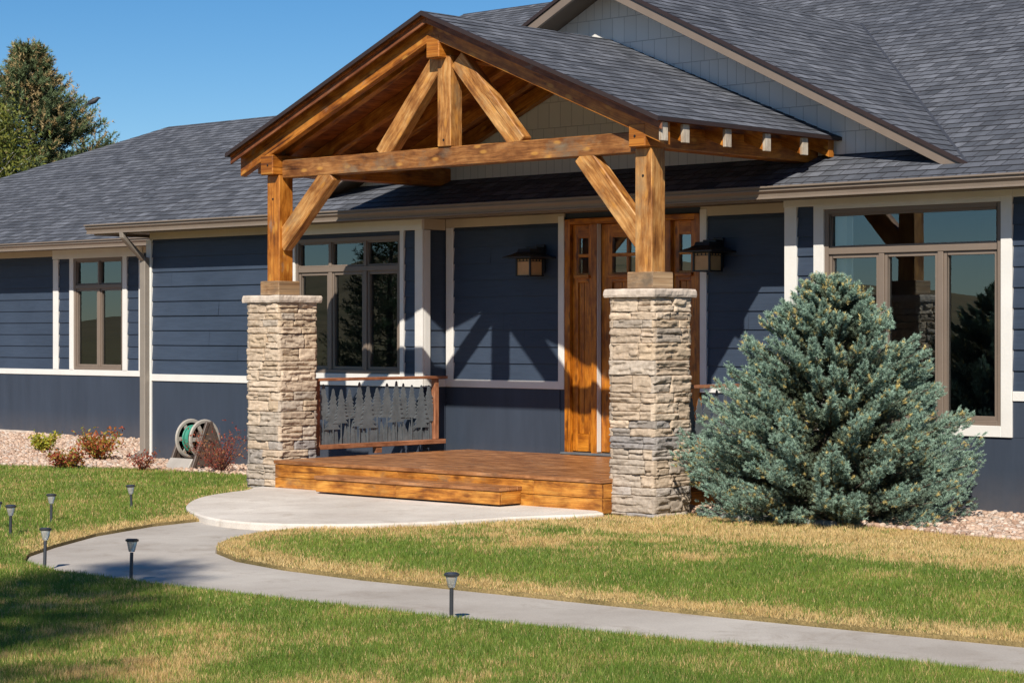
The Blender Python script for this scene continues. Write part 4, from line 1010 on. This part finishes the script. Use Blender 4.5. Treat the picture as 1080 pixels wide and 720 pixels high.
def pebbles(poly, n, lab, size, z0=.030, holes=(), lim=None):
    xs = [p[0] for p in poly]; ys = [p[1] for p in poly]
    x = rng.uniform(min(xs) if lim is None else lim[0], max(xs) if lim is None else lim[1], n * 3); y = rng.uniform(min(ys), max(ys), n * 3)
    ok = inpoly(poly, x, y); x, y = x[ok][:n], y[ok][:n]; n = len(x)
    ph = (1 + 5 ** .5) / 2
    I = np.array([(-1, ph, 0), (1, ph, 0), (-1, -ph, 0), (1, -ph, 0), (0, -1, ph), (0, 1, ph), (0, -1, -ph), (0, 1, -ph), (ph, 0, -1), (ph, 0, 1), (-ph, 0, -1), (-ph, 0, 1)]); I /= np.linalg.norm(I[0])
    Fi = np.array([(0, 11, 5), (0, 5, 1), (0, 1, 7), (0, 7, 10), (0, 10, 11), (1, 5, 9), (5, 11, 4), (11, 10, 2), (10, 7, 6), (7, 1, 8), (3, 9, 4), (3, 4, 2), (3, 2, 6), (3, 6, 8), (3, 8, 9), (4, 9, 5), (2, 4, 11), (6, 2, 10), (8, 6, 7), (9, 8, 1)])
    s = rng.uniform(size[0], size[1], n); sc = rng.uniform(.6, 1.2, (n, 3)) * s[:, None]; sc[:, 2] *= .65
    J = I[None] * sc[:, None, :] * rng.uniform(.8, 1.2, (n, 12, 1)); a = rng.uniform(0, 6.28, n); c, s_ = np.cos(a)[:, None], np.sin(a)[:, None]
    V = np.stack([J[..., 0] * c - J[..., 1] * s_ + x[:, None], J[..., 0] * s_ + J[..., 1] * c + y[:, None], J[..., 2] + z0 + sc[:, 2:3] * .4], 2)
    Fc = (Fi[None] + (np.arange(n) * 12)[:, None, None]).reshape(-1, 3)
    pal = np.array([(.60, .43, .325), (.53, .38, .28), (.64, .50, .40), (.48, .35, .27), (.58, .49, .42), (.43, .28, .20)])
    Cc = pal[rng.integers(0, len(pal), n)] * rng.uniform(.8, 1.15, (n, 1)); Cc = np.repeat(Cc[:, None], 12, 1).reshape(-1, 3)
    return tag(np_mesh('gravel', V.reshape(-1, 3), Fc, M['pebble'], None, Cc), lab, 'gravel', kind='stuff')
pebbles(bedL, 16000, 'pinkish river gravel along the left wall around the shrubs', (.018, .04), lim=(-16, -1.9))
pebbles(bedR, 11000, 'pinkish gravel beside the wall right of the spruce', (.018, .04), lim=(3, 13.5))

def needles(T0, TD, TL, K, nl, nw, C0, C1, jit, spread=.75):
    """brush needles round twig segments. T0 start, TD unit dir, TL length, C0 base colours"""
    n = len(T0); t = rng.random((n, K)); base = T0[:, None] + TD[:, None] * (t * TL[:, None])[..., None]
    r = rng.normal(size=(n, K, 3)); r -= (r * TD[:, None]).sum(-1, keepdims=True) * TD[:, None]; r /= np.linalg.norm(r, axis=-1, keepdims=True) + 1e-9
    dr = r * spread + TD[:, None] * (1 - spread * .5 + .25 * (t[..., None] > .8)); dr /= np.linalg.norm(dr, axis=-1, keepdims=True)
    L = (nl * rng.uniform(.7, 1.15, (n, K)))[..., None]
    sd = np.cross(dr, rng.normal(size=(n, K, 3))); sd /= np.linalg.norm(sd, axis=-1, keepdims=True) + 1e-9
    V = np.stack([base - sd * nw, base + sd * nw, base + dr * L], 2).reshape(-1, 3)
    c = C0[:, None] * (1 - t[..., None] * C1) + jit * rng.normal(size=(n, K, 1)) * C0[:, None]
    c = np.clip(c, .004, .9); Cv = np.repeat(c[:, :, None], 3, 2).reshape(-1, 3)
    return V, Cv
def conifer(root_loc, Hh, prof, nb, twigs, K, nl, nw, tl, base_c, tip_c, tipfrac, label, name='spruce_tree', low=.06, up=(.0, .45), trunk_r=.07, droop=.12, cat='tree', inner=.4, group=None, leaders=0, jag=(.8, 1.06), plume=.24, fexp=1.15, tmin=.35, tiers=0, inner_c=None):
    root = thing(name, label, cat, root_loc, group)
    rl = np.array(root_loc); T0 = []; TD = []; TL = []; CC = []
    br = MB()
    tm = MB(); tm.tube([Vector(root_loc) + Vector((0, 0, Hh * f)) for f in (-.02, .3, .6, .98)], [trunk_r, trunk_r * .75, trunk_r * .45, trunk_r * .08], 9); pass
    R = random.Random(int(abs(root_loc[0]) * 100) + 5)
    for b in range(nb):
        f = low + (1 - low) * ((b + R.random()) / nb) ** fexp
        if tiers and f < .80: f = low + (1 - low) * min(1, (round((f - low) / (1 - low) * tiers) + R.uniform(-.30, .30)) / tiers); f = max(low, f)
        f = min(f, .985); az = b * 2.39996 + R.uniform(-.35, .35)
        rad = np.interp(f, [p[0] for p in prof], [p[1] for p in prof]) * R.uniform(*jag)
        el = up[0] + (up[1] - up[0]) * f + R.uniform(-.12, .12)
        hd = np.array([math.cos(az), math.sin(az), 0]); side = np.array([-hd[1], hd[0], 0])
        z_tip = Hh * f; z_root = z_tip - rad * math.tan(el) * .8
        tip = rl + hd * rad + np.array([0, 0, z_tip]); rt = rl + np.array([0, 0, max(.02 * Hh, z_root)])
        ctrl = (rt + tip) / 2 + np.array([0, 0, -droop * rad])
        P_ = lambda t: (1 - t) ** 2 * rt + 2 * t * (1 - t) * ctrl + t * t * tip
        br.tube([Vector(P_(t)) for t in (0, .5, 1)], [max(.004, trunk_r * .22 * (1 - f * .7)), trunk_r * .12, .003], 4, False)
        nt_ = max(5, int(twigs * (tmin + rad / max(p[1] for p in prof))))
        for k in range(nt_):
            t = inner + (1 - inner) * (k + R.random()) / nt_; p = P_(t); d0 = P_(min(1, t + .03)) - P_(max(0, t - .03)); d0 /= np.linalg.norm(d0) + 1e-9
            sgn = 1 if k % 2 else -1; spread_ = R.uniform(.35, 1.1) * (1 - t * .45)
            off = side * sgn * rad * plume * (1.02 - t) * R.random() + np.array([0, 0, rad * .06 * R.uniform(-.8, 1)])
            dd = d0 * .8 + side * sgn * spread_ * 1.1 + np.array([0, 0, R.uniform(-.15, .75)]); dd /= np.linalg.norm(dd)
            L = tl * R.uniform(.65, 1.25)
            T0.append(p + off); TD.append(dd); TL.append(L)
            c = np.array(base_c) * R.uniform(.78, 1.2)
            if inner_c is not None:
                q = min(1, max(0, (t - .5) / .35)) ** 1.0; c = np.array(inner_c) * (1 - q) + c * q  # older, darker inner needles; the dark tone also paints shade between the sprays
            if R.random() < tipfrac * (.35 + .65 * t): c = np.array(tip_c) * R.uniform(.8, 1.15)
            CC.append(c)
    for k in range(leaders):                     # upright pale new shoots near the top
        f = R.uniform(.55, .99) ** .7; az = R.uniform(0, 6.28); rad = np.interp(f, [p[0] for p in prof], [p[1] for p in prof]) * R.uniform(.45, 1.0)
        T0.append(rl + np.array([math.cos(az) * rad, math.sin(az) * rad, Hh * f * R.uniform(.97, 1.0)])); d = np.array([R.uniform(-.2, .2), R.uniform(-.2, .2), 1]); TD.append(d / np.linalg.norm(d)); TL.append(tl * R.uniform(1.0, 1.8)); CC.append(np.array(tip_c) * R.uniform(.8, 1.1))
    T0, TD, TL, CC = map(np.array, (T0, TD, TL, CC))
    V, Cv = needles(T0, TD, TL, K, nl, nw, CC, -.35, .10)
    np_mesh('crown', V, np.arange(len(V)).reshape(-1, 3), M['needle'], root, Cv)
    tm.v += []; off_ = len(tm.v); tm.f += [tuple(i + off_ for i in f_) for f_ in br.f]; tm.v += br.v; tm.uv += br.uv
    tm.build('trunk', M['bark'], root, smooth=True)
    return root
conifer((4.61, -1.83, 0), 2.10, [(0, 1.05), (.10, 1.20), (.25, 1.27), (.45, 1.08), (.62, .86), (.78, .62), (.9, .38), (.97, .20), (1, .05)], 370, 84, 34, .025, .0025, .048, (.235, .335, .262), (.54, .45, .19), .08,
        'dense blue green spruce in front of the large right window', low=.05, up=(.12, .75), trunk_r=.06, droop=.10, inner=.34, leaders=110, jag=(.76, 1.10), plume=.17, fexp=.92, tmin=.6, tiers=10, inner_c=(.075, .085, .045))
# trees seen over the left roof
bt = EYE + ray(30, 40) * 62; bt.z = 0
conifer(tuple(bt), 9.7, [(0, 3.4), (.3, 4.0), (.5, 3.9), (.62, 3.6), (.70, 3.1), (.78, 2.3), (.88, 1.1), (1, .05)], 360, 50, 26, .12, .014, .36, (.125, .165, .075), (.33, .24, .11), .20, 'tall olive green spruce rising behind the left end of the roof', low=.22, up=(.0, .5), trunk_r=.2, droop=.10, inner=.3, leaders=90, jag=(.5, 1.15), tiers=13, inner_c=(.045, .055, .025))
bt2 = EYE + ray(-80, 40) * 66; bt2.z = 0
def leafy(loc, Hh, crown, n, ls, cols, label, name, cat, trunk_mat, trunk_r, nb=30, leafmat='leaf', stems=1, group=None, base_h=.3):
    root = thing(name, label, cat, loc, group); R = random.Random(int(abs(loc[0] * 37 + loc[1] * 11)) + 1); L0 = Vector(loc)
    tb = MB(); tips = []
    if stems == 1: tb.tube([L0 + Vector((0, 0, -.03)), L0 + Vector((.05 * Hh * .3, 0, Hh * .35)), L0 + Vector((0, .02 * Hh, Hh * .7)), L0 + Vector((.02 * Hh, 0, Hh * .97))], [trunk_r, trunk_r * .75, trunk_r * .45, trunk_r * .08], 8)
    for b in range(nb):
        f = base_h + (1 - base_h) * R.random() if stems == 1 else 0; az = R.uniform(0, 6.28); rad = crown * (1 - abs(2 * f - 1.05) ** 2 * .75) * R.uniform(.6, 1.05) if stems == 1 else crown * R.uniform(.4, 1)
        p0 = L0 + Vector((0, 0, Hh * f * .92)); p1 = p0 + Vector((math.cos(az) * rad, math.sin(az) * rad, rad * R.uniform(.3, .9) if stems == 1 else Hh * R.uniform(.55, 1.0)))
        pm_ = (p0 + p1) / 2 + Vector((R.uniform(-.1, .1) * rad, R.uniform(-.1, .1) * rad, .08 * rad)); tb.tube([p0, pm_, p1], [trunk_r * .28, trunk_r * .16, trunk_r * .05], 5, False); tips.append((p0, pm_, p1))
    tb.build('trunk' if stems == 1 else 'stems', trunk_mat, root, smooth=True)
    C0 = []; PP = []
    for k in range(n):
        a, m_, b = tips[R.randrange(len(tips))]; t = R.uniform(.25, 1.05); p = (1 - t) ** 2 * a + 2 * t * (1 - t) * m_ + t * t * b; s = crown * .13
        PP.append(p + Vector((R.gauss(0, s), R.gauss(0, s), R.gauss(0, s * .8)))); c = R.choice(cols); f = R.uniform(.75, 1.25); C0.append([q * f for q in c])
    PP = np.array([tuple(p) for p in PP]); n = len(PP); PP[:, 2] = np.maximum(PP[:, 2], loc[2] + ls * .6)
    u = rng.normal(size=(n, 3)); u /= np.linalg.norm(u, axis=1)[:, None]; v = np.cross(u, rng.normal(size=(n, 3))); v /= np.linalg.norm(v, axis=1)[:, None]; sz = (ls * rng.uniform(.6, 1.2, n))[:, None]
    V = np.stack([PP - u * sz, PP + v * sz * .45, PP + u * sz, PP - v * sz * .45], 1).reshape(-1, 3)
    np_mesh('crown' if stems == 1 else 'foliage', V, np.arange(n * 4).reshape(-1, 4), M[leafmat], root, np.repeat(np.array(C0), 4, 0))
    return root
asp = EYE + ray(-14, 120) * 56; asp.z = 0
leafy(tuple(asp), 7.6, 2.1, 15000, .06, [(.17, .19, .035), (.23, .23, .045), (.11, .14, .03)], 'pale stemmed tree with thin yellow green leaves at left edge of the photo', 'aspen_tree', 'tree', M['pale_bark'], .075, 60, base_h=.25)
# trees behind the viewer: one throws the shadow on the lawn, one shows in the window glass
conifer((12.6, -22.06, 0), 13.9, [(0, 2.8), (.5, 2.0), (.745, 1.25), (.857, .80), (.943, .38), (1, .06)], 190, 28, 18, .11, .011, .34, (.05, .085, .04), (.12, .12, .05), .1, 'tall spruce on the near lawn, out of frame, throwing the shadow at lower left', low=.25, up=(0, .5), trunk_r=.2, inner=.3)
conifer((-20.5, -17.8, 0), 4.4, [(0, 1.6), (.3, 1.45), (.6, .9), (.85, .4), (1, .05)], 120, 22, 16, .10, .010, .32, (.045, .075, .035), (.10, .11, .05), .1, 'spruce across the lawn mirrored in the window glass', low=.1, up=(0, .5), trunk_r=.12, inner=.3)

# shrubs in the gravel
YG = [(.50, .46, .05), (.36, .38, .045), (.58, .44, .07), (.27, .30, .04)]; RD = [(.32, .06, .04), (.42, .11, .06), (.22, .05, .04), (.34, .16, .06)]; MX = [(.45, .13, .04), (.36, .30, .05), (.50, .20, .05), (.26, .26, .04), (.38, .08, .04)]
def shrub(px_, py_, h, r, n, cols, lab, ls=.027):
    p = ZP(px_, py_, .01); return leafy((p.x, p.y, .01), h, r, n, ls, cols, lab, 'shrub', 'shrub', M['redtwig'], .011, 34, stems=0, group='small shrubs in the gravel bed')
shrub(46, 477, .26, .20, 900, YG, 'small yellow green shrub in the gravel, leftmost of the shrubs')
shrub(104, 487, .40, .30, 1300, MX, 'taller red and green shrub in gravel between the window and downspout')
shrub(70, 495, .25, .27, 900, RD[:2] + MX[1:4], 'low dull red and green shrub at the lawn edge left of the taller shrub')
shrub(151, 498, .26, .20, 420, RD, 'sparse dark red shrub at the foot of the downspout', .018)
s5 = ZP(232, 500, .01)
leafy((s5.x, s5.y, .01), .52, .42, 900, .017, RD, 'wide leggy dark red barberry beside the hose reel', 'shrub', 'shrub', M['redtwig'], .02, 46, stems=0, group='small shrubs in the gravel bed')
# landscape edging under the spruce
eb = MB(); a, b = ZP(738, 547, .0), ZP(880, 558, .0); eb.tube([(a.x, a.y, .03), ((a.x + b.x) / 2, (a.y + b.y) / 2 - .02, .035), (b.x, b.y, .03)], .04, 10)
tag(eb.build('edging_log', M['edging'], None, smooth=True), 'grey round edging timber lying under the front of the spruce', 'edging')
# foundation strip at the left wing
part('foundation', M['cap'], (-18, -13.6, Y1 - .06, Y1 - .015, -.1, .075), bevel=.004)
# bird on the tall spruce
bp = EYE + ray(98, 110) * 60
B = thing('bird', 'small dark bird perched on the right side of the tall spruce', 'bird', tuple(bp))
bm_ = MB()
ctr = [(-.15, -.02), (-.09, .01), (-.03, .045), (.03, .07), (.075, .10), (.105, .125), (.135, .13), (.17, .122)]; rad_ = [.008, .028, .055, .06, .045, .036, .022, .003]
bm_.tube([bp + RV * (a * 1.3) + Vector((0, 0, b * 1.3)) for a, b in ctr], [r * 1.3 for r in rad_], 10)
bm_.build('body', M['bird'], B, smooth=True)
tl_ = MB(); tl_.beam(bp + RV * -.19 + Vector((0, 0, -.03)), bp + RV * -.33 + Vector((0, 0, -.10)), .05, .015); tl_.build('tail', M['bird'], B)
lg = MB()
for s in (-.02, .02): lg.tube([bp + FV * s + Vector((0, 0, -.01)), bp + FV * s + Vector((0, 0, -.12))], .006, 5)
lg.build('leg', M['bird'], B)
